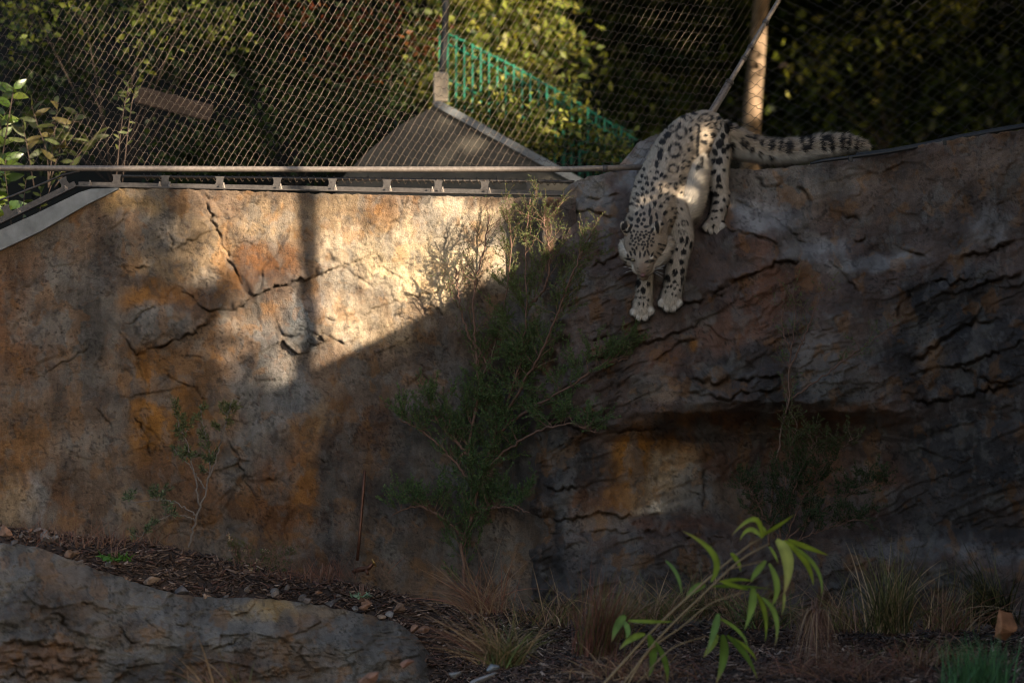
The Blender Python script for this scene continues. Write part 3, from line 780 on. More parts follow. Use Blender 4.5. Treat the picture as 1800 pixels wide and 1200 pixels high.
SPOTS = [(1200, 248, 14.0, .05, .9), (1202, 285, 13.9, .06, .95), (1214, 362, 13.60, .075, 1.), (1206, 330, 13.75, .03, .7), (1262, 235, 14.1, .03, .7),  # targets kept in sun by culling leaves along their rays
         # undergrowth beyond the netting
         (860, 60, 19.0, .5, 1.), (940, 70, 19.0, .38, 1.), (900, 180, 18.5, .34, .9), (840, 200, 18.5, .25, .8), (960, 230, 18.0, .16, .7), (1010, 215, 18, .10, .9), (780, 110, 18.0, .3, .6),
         (260, 20, 16.6, .30, .8), (60, 30, 16.6, .35, .7), (330, 40, 16.6, .2, .8), (620, 60, 17.0, .5, .6), (540, 30, 17, .3, .6), (420, 20, 16.8, .3, .6), (240, 120, 16.6, .12, .7),
         (1325, 160, 22.2, .26, 1.), (1328, 110, 22.2, .2, 1.), (830, 110, 17.2, .35, .95), (900, 150, 17.2, .3, .95), (960, 190, 17.2, .22, .9), (1040, 230, 17.2, .10, .8), (860, 200, 17.2, .2, .8), (1372, 70, 22.5, .10, .9), (1090, 230, 21.0, .1, .8), (1562, 75, 23, .18, .9), (1545, 25, 23, .14, .9), (1660, 15, 24, .3, .5), (1440, 110, 23, .2, .5), (1330, 80, 21.5, .12, .8),
         (20, 210, 15.2, .22, .9), (15, 350, 14.9, .16, .9), (230, 180, 15.0, .12, .6), (270, 175, 16, .16, .6), (775, 155, 16.6, .14, .7), (800, 220, 16.5, .1, .8), (905, 265, 16.5, .1, .7), (1010, 315, 16.5, .08, .9)]
n = 90000
C0 = np.array((0, 14.1, CZ + 1.0))
ab = np.stack([rng.uniform(-4.2, 13.5, n), rng.uniform(-1.6, 8.5, n), rng.uniform(9.5, 14.5, n)], -1)
pos = C0 + ab[:, :1] * E1 + ab[:, 1:2] * E2 + ab[:, 2:] * S_np
keep = (rng.random(n) > gap(pos)) & (pos[:, 2] > EAVE_Z + .3)
pos, ab = pos[keep], ab[keep]
edges = np.linspace(-4.2, 13.5, 6)
TREE_LABEL = ['first tree of the unseen row added to block the sun', 'second tree of the unseen row added to block the sun', 'middle tree of the unseen row added to block the sun',
              'fourth tree of the unseen row added to block the sun', 'last tree of the unseen row added to block the sun']
for k in range(5):
    m = (ab[:, 0] >= edges[k]) & (ab[:, 0] < edges[k + 1])
    c = pos[m]
    base = C0 + E1 * (edges[k] + edges[k + 1]) / 2 + S_np * 12.5 + np.array((.9, -.9, 0)) * (1 if k == 1 else .3)
    t = thing('shade_tree', TREE_LABEL[k], 'tree', (base[0], base[1], -.4), 'unseen trees added to block the sun')
    v, f, cc = leaf_mesh(c, rand_dirs(len(c)), (.22 + .1 * rng.random(len(c))), .16, vary((.035, .06, .018), len(c)))
    mesh_obj('crown', v, f, M['leaf'], t, False, {'Col': cc})
    b = MB()
    b.tube([(base[0], base[1], -.5), (base[0] + .1, base[1], 2.0), (base[0], base[1] + .1, 4.4)], [.28, .2, .12], 10)
    for j in range(7):
        a = rng.uniform(0, 6.28); q = Vector((base[0], base[1], 3.4 + .15 * j))
        b.tube([q, q + Vector((math.cos(a) * .5, math.sin(a) * .5, .4)), q + Vector((math.cos(a) * 1.3, math.sin(a) * 1.3, .9))], [.06, .04, .015], 6)
    b.build('trunk', M['bark'], t, True)
# ------------------------------------------------------------------ beyond the wall: bank, undergrowth, retaining wall, green fence
gx = np.linspace(-40, 40, 90); gy = np.concatenate([[15.5], np.linspace(16.5, 48, 60)])
GX, GY = np.meshgrid(gx, gy)
GZ = CZ - .6 + np.maximum(GY - 26.5, 0) * 1.3 + .35 * fbm(GX * .4, GY * .4, 4, 140) - 1.2 * (GY < 16)
h, w = GX.shape; i = np.arange(h * w).reshape(h, w)
bf = np.stack([i[:-1, :-1], i[:-1, 1:], i[1:, 1:], i[1:, :-1]], -1).reshape(-1, 4)
tag(mesh_obj('hillside', np.stack([GX, GY, GZ], -1).reshape(-1, 3), bf, M['mulch'], None, True, {'Col': np.zeros((h * w, 3)) + (.010, .010, .007)}), kind='structure')

def bush(name, label, cat, blobs, n, size, cols, group=None, stem=None, mat=None, asp=.6, wid=None, droop=.3):
    """leaf clumps: blobs of (px, py, y, radius px, depth m) share n leaves; twigs join them to the stem foot"""
    area = np.array([b_[3] ** 2 for b_ in blobs], float); area /= area.sum()
    foot = stem or (np.mean([b_[0] for b_ in blobs]), 330, np.mean([b_[2] for b_ in blobs]))
    o = thing(name, label, cat, P(*foot), group)
    ps, cs = [], []
    tw = MB(); base = P(*foot)
    for b_, a in zip(blobs, area):
        k = int(n * a)
        cpt = np.array(P(*b_[:3])); r = b_[3] / F * b_[2]
        sub = rand_dirs(max(4, k // 22)) * (rng.random((max(4, k // 22), 1)) ** .5) * np.array((r, b_[4], r))
        pk = cpt + sub[rng.integers(0, len(sub), k)] + rng.normal(size=(k, 3)) * size * 1.5
        ps.append(pk)
        ci = rng.integers(0, len(cols), k)
        cs.append(np.array(cols)[ci] * (1 + .3 * rng.normal(size=(k, 1))))
        mid = (base + Vector(cpt)) / 2 + Vector((rng.normal() * .06, rng.normal() * .06, .05))
        tw.tube([base, mid, Vector(cpt)], [.004, .003, .002], 5)
        for s_ in sub[:6]:
            tw.tube([Vector(cpt), Vector(cpt + s_ * .6) + Vector((0, 0, .01)), Vector(cpt + s_)], [.004, .003, .0015], 4)
    p = np.concatenate(ps); c = np.clip(np.concatenate(cs), .003, .8)
    ax = rand_dirs(len(p)); ax[:, 2] -= droop; ax = unit(ax)
    L = size * (.7 + .7 * rng.random(len(p)))
    v, f, cc = leaf_mesh(p, ax, L, L * asp, c)
    mesh_obj('foliage', v, f, mat or M['leaf'], o, False, {'Col': cc})
    tw.build('branch', M['bark'], o, True)
    return o

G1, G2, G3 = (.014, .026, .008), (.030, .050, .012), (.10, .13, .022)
Y1, Y2 = (.17, .19, .035), (.26, .25, .06)  # brighter set paints sunlit leaves; the dark greens are deepened for shade
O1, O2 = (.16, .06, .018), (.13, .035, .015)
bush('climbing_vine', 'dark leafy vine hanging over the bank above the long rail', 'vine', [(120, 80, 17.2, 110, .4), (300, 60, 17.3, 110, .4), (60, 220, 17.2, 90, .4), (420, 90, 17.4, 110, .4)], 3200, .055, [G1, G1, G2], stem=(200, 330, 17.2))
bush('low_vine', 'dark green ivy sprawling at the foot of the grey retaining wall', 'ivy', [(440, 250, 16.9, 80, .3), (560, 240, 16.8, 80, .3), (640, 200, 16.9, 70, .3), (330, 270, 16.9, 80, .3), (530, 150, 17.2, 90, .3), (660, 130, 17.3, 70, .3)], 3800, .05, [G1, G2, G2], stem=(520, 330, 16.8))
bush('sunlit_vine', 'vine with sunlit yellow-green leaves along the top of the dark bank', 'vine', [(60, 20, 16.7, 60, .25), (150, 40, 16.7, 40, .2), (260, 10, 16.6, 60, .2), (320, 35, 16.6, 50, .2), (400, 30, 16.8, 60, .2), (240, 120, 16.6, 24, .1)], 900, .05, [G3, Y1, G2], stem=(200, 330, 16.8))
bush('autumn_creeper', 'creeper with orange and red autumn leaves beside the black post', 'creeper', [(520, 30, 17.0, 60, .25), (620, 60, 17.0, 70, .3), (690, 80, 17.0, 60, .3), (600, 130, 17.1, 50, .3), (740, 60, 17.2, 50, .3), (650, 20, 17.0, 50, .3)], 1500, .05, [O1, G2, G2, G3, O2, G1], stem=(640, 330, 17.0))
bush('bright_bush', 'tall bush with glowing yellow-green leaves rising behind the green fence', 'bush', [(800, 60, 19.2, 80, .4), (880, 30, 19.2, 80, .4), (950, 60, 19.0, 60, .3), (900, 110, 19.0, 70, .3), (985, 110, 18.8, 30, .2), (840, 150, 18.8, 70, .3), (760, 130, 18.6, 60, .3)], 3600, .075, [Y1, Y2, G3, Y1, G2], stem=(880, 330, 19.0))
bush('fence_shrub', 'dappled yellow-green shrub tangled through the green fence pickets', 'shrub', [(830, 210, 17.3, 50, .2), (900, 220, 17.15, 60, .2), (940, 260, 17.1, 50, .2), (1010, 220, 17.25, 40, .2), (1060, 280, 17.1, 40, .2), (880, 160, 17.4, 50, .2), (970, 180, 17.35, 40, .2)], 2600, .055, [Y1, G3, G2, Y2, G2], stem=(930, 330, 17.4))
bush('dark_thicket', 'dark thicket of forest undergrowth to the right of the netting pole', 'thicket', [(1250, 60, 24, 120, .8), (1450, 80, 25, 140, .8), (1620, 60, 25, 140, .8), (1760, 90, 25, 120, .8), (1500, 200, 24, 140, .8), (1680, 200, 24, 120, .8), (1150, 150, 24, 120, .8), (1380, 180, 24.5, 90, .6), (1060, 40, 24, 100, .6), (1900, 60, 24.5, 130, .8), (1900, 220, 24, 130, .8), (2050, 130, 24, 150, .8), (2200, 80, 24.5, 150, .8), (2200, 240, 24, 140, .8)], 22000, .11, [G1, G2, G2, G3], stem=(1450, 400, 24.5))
bush('spotlit_branch', 'leafy branch with a few sunlit yellow leaves deep in the dark forest', 'branch', [(1560, 80, 23.2, 16, .1), (1545, 28, 23.2, 18, .1), (1590, 65, 23.2, 14, .1), (1375, 112, 22.0, 14, .1), (1440, 110, 23, 30, .2), (1660, 15, 24, 50, .2)], 260, .10, [Y1, Y2, G3], stem=(1560, 260, 23.4))

def trunk(label, pts, rad, mat, cx, group='forest trunks beyond the netting'):
    o = thing('forest_tree', label, 'tree', P(*pts[0]), group)
    b = MB(); q = curve_pts([[*P(*p)] for p in pts], 14)
    b.tube([Vector(v) for v in q], list(np.linspace(rad, rad * .7, 14)), 12)
    b.build('trunk', mat, o, True)
    b = MB(); e = Vector(q[-1])
    for j in range(6):
        a = rng.uniform(0, 6.28); b.tube([e, e + Vector((math.cos(a) * .4, math.sin(a) * .3, .5)), e + Vector((math.cos(a) * 1.1, math.sin(a) * .8, 1.0))], [rad * .4, rad * .25, .01], 6)
    b.build('limb', mat, o, True)
    nl = 12000
    c = np.stack([rng.uniform(*cx, nl), rng.uniform(16.6, 31, nl), CZ + rng.uniform(3.7, 7.5, nl)], -1)
    c[:, 2] += .12 * (c[:, 1] - 16.6)
    c = c[rng.random(nl) > gap(c)]
    v, f, cc = leaf_mesh(c, rand_dirs(len(c)), .34, .22, vary(G1, len(c)))
    mesh_obj('crown', v, f, M['leaf'], o, False, {'Col': cc})
trunk('pale-barked tree trunk catching a patch of sun behind the netting pole', [(1318, 330, 22.2), (1322, 200, 22.2), (1330, 100, 22.2), (1336, 30, 22.2), (1345, -80, 22.2)], .085, M['pale_bark'], (-1, 3))
trunk('slender trunk with a sunlit upper stretch behind the netting', [(1385, 330, 25.7), (1378, 180, 25.7), (1370, 60, 25.7), (1368, -90, 25.7)], .05, M['bark'], (3, 7))
trunk('brown forest trunk standing in deep shade', [(1610, 330, 25.8), (1604, 120, 25.8), (1602, -80, 25.8)], .07, M['bark'], (7, 11))
trunk('dark trunk standing deep in the forest past the bright bush', [(1075, 330, 25.0), (1060, 120, 25.0), (1050, -80, 25.0)], .10, M['bark'], (-5, -1))
b = MB(); q = curve_pts([[*P(1635, 135, 24.3)], [*P(1665, 155, 24.3)], [*P(1682, 185, 24.3)], [*P(1690, 235, 24.3)], [*P(1700, 330, 24.3)]], 12)
b.tube([Vector(v) for v in q], list(np.linspace(.010, .018, 12)), 8)
tag(b.build('bare_branch', M['pale_bark'], None, True), 'pale bare branch arching up from the dark forest floor', 'branch')

# retaining wall with a pale coping
rw = thing('retaining_wall', 'grey retaining wall with a sloping pale coping behind the netting', 'wall', P(800, 330, 16.6))
def prism(pix, y, th):
    f0 = [P(x, y_, y) for x, y_ in pix]; bk = [p + Vector((0, th, 0)) for p in f0]; n_ = len(f0)
    b = MB(); b.add(f0 + bk, [tuple(range(n_))] + [tuple(range(2 * n_ - 1, n_ - 1, -1))] + [(k, n_ + k, n_ + (k + 1) % n_, (k + 1) % n_) for k in range(n_)])
    return b
prism([(590, 420), (590, 325), (640, 272), (700, 222), (764, 186), (1012, 322), (1100, 372), (1100, 420)], 16.5, .22).build('wall_face', M['grey_wall'], rw)
prism([(764, 187), (760, 178), (775, 178), (1020, 312), (1110, 364), (1100, 372), (1012, 323)], 16.47, .30).build('coping', M['concrete'], rw)
# post on its tan footing
gp = thing('gate_post', 'black steel post on a tan rendered footing beside the coping', 'post', P(775, 180, 16.6))
b = MB(); b.box(P(775, 154, 16.62), (26 / F * 16.6, .10, 52 / F * 16.6), bev=.008); b.build('footing', M['concrete_tan'] if 'concrete_tan' in M else mat_plain('tan_render', (.42, .34, .25), .9, var=.15), gp)
b = MB(); b.tube([P(777, 130, 16.64), P(782, 60, 16.64), P(786, -60, 16.64)], .022, 10); b.build('pole', M['black_steel'], gp)
# the green fence
gf_ = thing('green_fence', 'green metal picket fence climbing the bank behind the retaining wall', 'fence', P(950, 330, 17.2))
def ftop(x): return float(np.interp(x, [640, 780, 900, 1000, 1115, 1140], [0, 52, 112, 168, 240, 258]))
def fbot(x): return float(np.interp(x, [640, 780, 1010, 1140], [190, 215, 322, 395]))
for off in (4, 22, 84):
    b = MB(); xs_ = np.linspace(768, 1120, 12)
    b.tube([P(x, ftop(x) + off, 17.22) for x in xs_], .0085, 6); b.build('rail', M['green_paint'], gf_)
for j, x in enumerate(np.arange(772, 1120, 14.5)):
    top_, bot_ = P(x, ftop(x), 17.2), P(x + 1.5, fbot(x) + 14, 17.2)
    b = MB(); b.box((top_ + bot_) / 2, (.013, .008, (top_ - bot_).length)); b.build('picket', M['green_paint'], gf_)
cloth = MB()
for x in np.arange(986, 1118, 7.5):
    a_, c_ = P(x, ftop(x) + 6 + rng.normal() * 2, 17.27), P(x + 1, fbot(x) - 6, 17.27)
    cloth.box((a_ + c_) / 2, (.0065, .003, (a_ - c_).length))
for k in range(11):
    cloth.box((P(985, 175 + k * 18, 17.275) + P(1118, 235 + k * 18, 17.275)) / 2, ((P(1118, 0, 17.275) - P(985, 0, 17.275)).length, .002, .006), Matrix.Rotation(R(24), 3, 'Y'))
cloth.build('shade_cloth', M['green_paint'], gf_)
# a plank lying in the undergrowth
b = MB(); d_ = P(372, 200, 16.3) - P(238, 166, 16.2)
b.box((P(372, 200, 16.3) + P(238, 166, 16.2)) / 2, (d_.length, .05, 30 / F * 16.2), d_.to_track_quat('X', 'Z').to_matrix(), bev=.006)
tag(b.build('plank', M['bark']), 'weathered timber plank lying slanted in the dark undergrowth', 'plank')

# glossy-leaved laurel at the left edge, each large leaf a part
def blade_leaf(L, W, bend=.25, seg=5, fold=.18):
    vs_, fs = [], []
    for k in range(seg + 1):
        t = k / seg; wd = W * math.sin(math.pi * (t * .92 + .06)) ** .8 * .5
        z = -bend * L * t * t
        vs_ += [(L * t, -wd, z + fold * wd), (L * t, 0, z), (L * t, wd, z + fold * wd)]
    for k in range(seg):
        a = 3 * k
        fs += [(a, a + 3, a + 4, a + 1), (a + 1, a + 4, a + 5, a + 2)]
    return vs_, fs
def leaf_plant(name, label, cat, stems, leafdef, cols, mat, n_per, rad=.006, spread=1.0, y=15.0):
    o = thing(name, label, cat, P(*stems[0][0]))
    meshes = []
    for k in range(4):
        vs_, fs = blade_leaf(*leafdef[:2], bend=leafdef[2] * (.4 + .4 * k))
        me = bpy.data.meshes.new('leaf'); me.from_pydata(vs_, [], fs)
        me.polygons.foreach_set('use_smooth', np.ones(len(fs), bool))
        at = me.attributes.new('Col', 'FLOAT_COLOR', 'POINT')
        c = np.array(cols[k % len(cols)]); at.data.foreach_set('color', np.tile(np.append(c, 1), len(vs_)).astype(np.float32))
        me.materials.append(mat); meshes.append(me)
    inv = Matrix.Translation(o.location).inverted()
    for st in stems:
        q = curve_pts([[*P(*p)] for p in st], 12)
        b = MB(); b.tube([Vector(v) for v in q], list(np.linspace(rad, rad * .5, 12)), 6); b.build('stem', M['bark'], o, True)
        for j in range(n_per):
            t = .35 + .65 * j / max(1, n_per - 1); p = Vector(q[min(11, int(t * 11))])
            a = rng.uniform(0, 6.28)
            d_ = Vector((math.cos(a) * spread, math.sin(a) * spread * .8, rng.uniform(-.1, .9))).normalized()
            lf = bpy.data.objects.new('leaf', meshes[rng.integers(0, 4)]); COL.objects.link(lf)
            lf.parent = o; lf.matrix_parent_inverse = inv
            lf.matrix_basis = Matrix.LocRotScale(p, d_.to_track_quat('X', 'Z') @ Quaternion((1, 0, 0), rng.uniform(.5, 2.2) * rng.choice((-1, 1))), Vector((1, 1, 1)) * rng.uniform(.7, 1.15))
    return o
GL = [(.10, .15, .030), (.07, .12, .025), (.14, .18, .04), (.05, .09, .02)]
leaf_plant('laurel_shrub', 'glossy broad-leaved shrub pushing out beside the low end of the rail', 'shrub', [[(-20, 420, 15.0), (0, 300, 15.0), (20, 180, 14.95), (25, 155, 14.95)], [(-20, 420, 15.0), (5, 330, 14.9), (10, 280, 14.9)], [(-30, 420, 15.0), (0, 380, 14.8), (15, 345, 14.8)], [(-20, 400, 15.1), (-5, 250, 15.0), (8, 200, 15.0)]],
           (.10, .048, .3), GL, M['glossy_leaf'], 16, .006, 1.0)
leaf_plant('olive_shrub', 'thin-stemmed dull green shrub with narrow leaves behind the rail', 'shrub', [[(85, 330, 15.2), (82, 270, 15.2), (66, 220, 15.2), (55, 185, 15.2)], [(85, 330, 15.2), (95, 240, 15.2), (102, 180, 15.2)], [(85, 330, 15.2), (110, 250, 15.2), (135, 200, 15.2)], [(95, 330, 15.2), (140, 270, 15.2), (165, 240, 15.2)], [(60, 330, 15.2), (48, 260, 15.2), (40, 220, 15.2)]],
           (.10, .032, .3), [(.08, .095, .034), (.10, .115, .045), (.06, .075, .028), (.12, .10, .04)], M['leaf'], 12, .004)
leaf_plant('upright_sapling', 'upright twin-stemmed sapling with a tuft of small leaves in front of the plank', 'sapling', [[(203, 330, 14.8), (210, 250, 14.8), (218, 190, 14.8), (226, 152, 14.8)], [(214, 330, 14.8), (224, 240, 14.8), (232, 180, 14.8), (238, 160, 14.8)]],
           (.05, .016, .2), [(.10, .12, .04), (.12, .13, .045), (.07, .085, .03), (.09, .10, .04)], M['leaf'], 16, .004, .7)
leaf_plant('rail_weed', 'small leafy weed growing below the rail beside the bracket corner', 'weed', [[(40, 420, 14.5), (42, 350, 14.5), (46, 315, 14.5)], [(70, 380, 14.5), (72, 330, 14.5)], [(85, 340, 14.6), (95, 315, 14.6), (110, 300, 14.6)], [(20, 400, 14.6), (12, 330, 14.6), (8, 300, 14.6)]],
           (.05, .02, .3), [(.06, .08, .025), (.09, .10, .03), (.05, .07, .02), (.07, .09, .03)], M['leaf'], 9, .003)

# ------------------------------------------------------------------ netting, rails, brackets
netting = thing('wire_netting', 'woven steel netting panel rising from the long rail to the slanting pole', 'netting', P(600, 300, 14.15))
ZR = P(0, 296, 14.14).z
def on_net(px, py, y0=14.14, lean=.42, z0=None):
    """ray of a pixel met with the leaning net"""
    z0 = ZR if z0 is None else z0
    k = -(py - 600.0) / F
    y = (y0 + lean * (CZ - z0)) / (1 - lean * k)
    return P(px, py, y)
def ribbon_tubes(lines, rad):
    b = MB()
    for ln in lines: b.tube(ln, rad, 4, False)
    return b
def pole_x(py): return 1252 + (196 - py) * .60
rows = []
for c in np.arange(-640, 300, 16.2):
    xs_ = np.arange(-80, 1290, 3.25)
    ys = c + .55 * xs_ - .2 * xs_ ** 2 / 1100
    ph = (xs_ + .62 * ys) / 13.0
    yy = ys + 7 * np.sin(xs_ / 210 + c / 90.0) + 2.0 * np.cos(2 * np.pi * ph)
    xx = xs_ - 1.2 * np.cos(2 * np.pi * ph)
    ok = (yy < 297) & (yy > -40) & (xx < pole_x(yy) - 2)
    run = []
    for x, y_, g in zip(xx, yy, ok):
        if g: run.append(on_net(x, y_))
        else:
            if len(run) > 2: rows.append(run)
            run = []
    if len(run) > 2: rows.append(run)
ribbon_tubes(rows, .0014).build('woven_wire', M['wire'], netting, True)['kind'] = 'stuff'
cols_ = []
for c in np.arange(-100, 1480, 13.0):
    ys = np.linspace(-40, 297, 27); xs_ = c - .62 * ys + .8 * np.sin(ys / 16.2 * 2 * np.pi)
    pts = [on_net(x, y_) for x, y_ in zip(xs_, ys) if x < pole_x(y_) - 2 and x > -90]
    if len(pts) > 2: cols_.append(pts)
ribbon_tubes(cols_, .0010).build('cross_wire', M['wire'], netting, True)['kind'] = 'stuff'

net2 = thing('dark_netting', 'dark diamond netting panel stretched behind the leopard tail', 'netting', P(1500, 290, 14.5))
def rail2(px): return 287 + (px - 1430) * (222 - 287) / 370.0
ln = []
for sgn, c0, c1, st, sl in ((1, -560, 480, 19.5, .52), (-1, 200, 2100, 19.5, -.80)):
    for c in np.arange(c0, c1, st):
        xs_ = np.arange(1240, 1880, 4.0)
        ys = c + sl * (xs_ - 1240) if sgn > 0 else c + sl * (xs_ - 1240)
        ys = ys + 1.6 * np.cos((xs_ + ys * .5) / 14.0 * 2 * np.pi)
        run = []
        for x, y_ in zip(xs_, ys):
            if -40 < y_ < max(rail2(x), 250 if x < 1430 else -99) and x > pole_x(y_) + 3: run.append(on_net(x, y_, 14.5, .25))
            else:
                if len(run) > 2: ln.append(run)
                run = []
        if len(run) > 2: ln.append(run)
ribbon_tubes(ln, .0018).build('diamond_wire', M['wire_dark'], net2, True)['kind'] = 'stuff'

pole = thing('netting_pole', 'slanting steel pole with a clamped sleeve rising behind the leopard', 'pole', P(1252, 215, 14.45))
pp = [on_net(pole_x(y_), y_, 14.2, .42) for y_ in (235, 196, 100, 0, -80)]
b = MB(); b.tube([p for p in pp], [.015, .0145, .0135, .0125, .012], 10); b.build('tube', M['steel'], pole, True)
b = MB(); b.tube([pp[0] - (pp[1] - pp[0]) * .3, on_net(pole_x(146), 146, 14.2, .42)], [.021, .021], 12); b.build('sleeve', M['steel'], pole, True)
for y_ in (146, 104, 84, 40):
    a_ = on_net(pole_x(y_), y_, 14.2, .42); d_ = (pp[2] - pp[1]).normalized()
    b = MB(); b.tube([a_ - d_ * .012, a_ + d_ * .012], .0235 if y_ == 146 else .0175, 12); b.build('clamp', M['dark_steel'], pole, True)

rail = thing('top_rail', 'long horizontal grey steel pipe running along the top of the rock wall', 'rail', P(500, 297, 14.1))
b = MB(); b.tube([P(x, y_, 14.10) for x, y_ in ((-120, 294), (0, 295.5), (300, 297), (600, 298), (850, 298), (1000, 297.5), (1130, 294))], 5.2 / F * 14.1, 14); b.build('pipe', M['steel'], rail, True)
for x in (1064, -60):
    b = MB(); b.tube([P(x - 4, 296.5, 14.10), P(x + 4, 296.5, 14.10)], 6.6 / F * 14.1, 14); b.build('collar', M['dark_steel'], rail, True)
# lacing cable and its loops
lac = thing('lacing_cable', 'twisted lacing cable looped along the bottom edge of the netting', 'cable', P(600, 316, 14.16))
xs_ = np.linspace(215, 1010, 60)
b = MB(); b.tube([P(x, 310 + (x - 215) * .012, 14.17) for x in xs_], .008, 8); b.build('cable', M['dark_steel'], lac, True)
b = MB(); th = np.linspace(0, 2 * np.pi * 62, 62 * 9)
b.tube([P(250 + 740 * k / (62 * 2 * np.pi), 311 + (250 + 740 * k / (62 * 2 * np.pi) - 215) * .012, 14.165) + Vector((0, math.cos(k) * .012, math.sin(k) * .016 * (1 + .25 * math.sin(k * .37)))) for k in th], .0021, 5); b.build('loop_wire', M['wire'], lac, True)
b = MB(); b.tube([P(x, y_, 14.2) for x, y_ in ((-60, 372), (20, 345), (70, 325), (110, 308), (140, 301))], .006, 6); b.build('cable', M['dark_steel'], lac, True)

# steel angle bolted along the wall top, one run level, one run down the slope
def angle_run(label, a, c, y, hgt, tabs, bolts):
    o = thing('steel_angle', label, 'bracket', P((a[0] + c[0]) / 2, (a[1] + c[1]) / 2, y), 'steel angles bolted along the wall top')
    p0, p1 = P(*a, y), P(*c, y); d_ = p1 - p0; rot = d_.to_track_quat('X', 'Z').to_matrix(); hm = hgt / F * y
    up = rot @ Vector((0, 0, 1))
    b = MB(); b.box((p0 + p1) / 2 + up * hm / 2, (d_.length, .008, hm), rot, bev=.001); b.build('upright_flange', M['dark_steel'], o)
    b = MB(); b.box((p0 + p1) / 2 + up * .004 + Vector((0, -.033, 0)), (d_.length, .058, .008), rot, bev=.001); b.build('foot_flange', M['dark_steel'], o)
    for t in tabs:
        q = p0 + d_ * t; w0, w1 = .026, .019
        b = MB()
        pr = [(-w0, hm), (w0, hm), (w1, hm + .012), (w1, hm + .030), (w0, hm + .044), (-w0, hm + .044), (-w1, hm + .030), (-w1, hm + .012)]
        f0 = [q + rot @ Vector((x_, -.005, z_ - .002)) for x_, z_ in pr]; f1 = [v + rot @ Vector((0, .009, 0)) for v in f0]
        b.add(f0 + f1, [tuple(range(8)), tuple(range(15, 7, -1))] + [(k, 8 + k, 8 + (k + 1) % 8, (k + 1) % 8) for k in range(8)]); b.build('tab', M['dark_steel'], o)
    for t in bolts:
        q = p0 + d_ * t + Vector((0, -.035, 0)) + up * .008
        b = MB(); b.tube([q + up * .016, q + up * .028], [.005, .005], 8); bo = b.build('bolt', M['steel'], o)
        b = MB(); b.tube([q, q + up * .004], [.013, .013], 12); w_ = b.build('washer', M['steel']); w_.parent = bo
        b = MB(); b.tube([q + up * .004, q + up * .016], [.0095, .0095], 6); w_ = b.build('nut', M['steel']); w_.parent = bo
L_ = 992 - 138
angle_run('dark steel angle with upright tabs bolted level along the wall top', (138, 329), (992, 345), 14.07, 9.5,
          [(x - 138) / L_ for x in (205, 290, 386, 487, 584, 680, 770, 852, 932)], [(x - 138) / L_ for x in (160, 282, 300, 394, 494, 590, 686, 760, 778, 860, 942)])
angle_run('dark steel angle bolted down the sloping end of the wall', (-170, 478), (136, 330), 14.07, 13, [.62, .95], [.25, .68, .95])
# pale concrete strip at the sloping end
prism([(-120, 490), (0, 404), (60, 377), (140, 338), (160, 332), (208, 330), (205, 334), (150, 361), (70, 407), (0, 440), (-120, 500)], 13.965, .10).build('concrete_coping', M['concrete'], rock_wall)

rail_b = thing('black_rail', 'black steel rail climbing along the rock top past the tail tip', 'rail', P(1500, 280, 14.02))
b = MB(); q = [P(x, y_, 14.02) for x, y_ in ((1424, 288), (1446, 283), (1500, 276), (1560, 268), (1620, 257), (1680, 244), (1740, 233), (1800, 223), (1950, 198))]
b.tube(q, [.006, .0095] + [.0105] * 7, 12); b.build('pipe', M['black_steel'], rail_b, True)
b = MB(); b.tube([p + Vector((.02, .03, .016)) for p in q[2:]], .008, 8); b.build('cable', M['black_steel'], rail_b, True)
for x in (1495, 1660):
    y_ = float(np.interp(x, [1446, 1560, 1680, 1800], [283, 268, 244, 223]))
    b = MB(); b.box(P(x, y_ + 3, 14.005), (.022, .02, .03), bev=.003); b.build('clip', M['black_steel'], rail_b)
# ------------------------------------------------------------------ the snow leopard
import bmesh
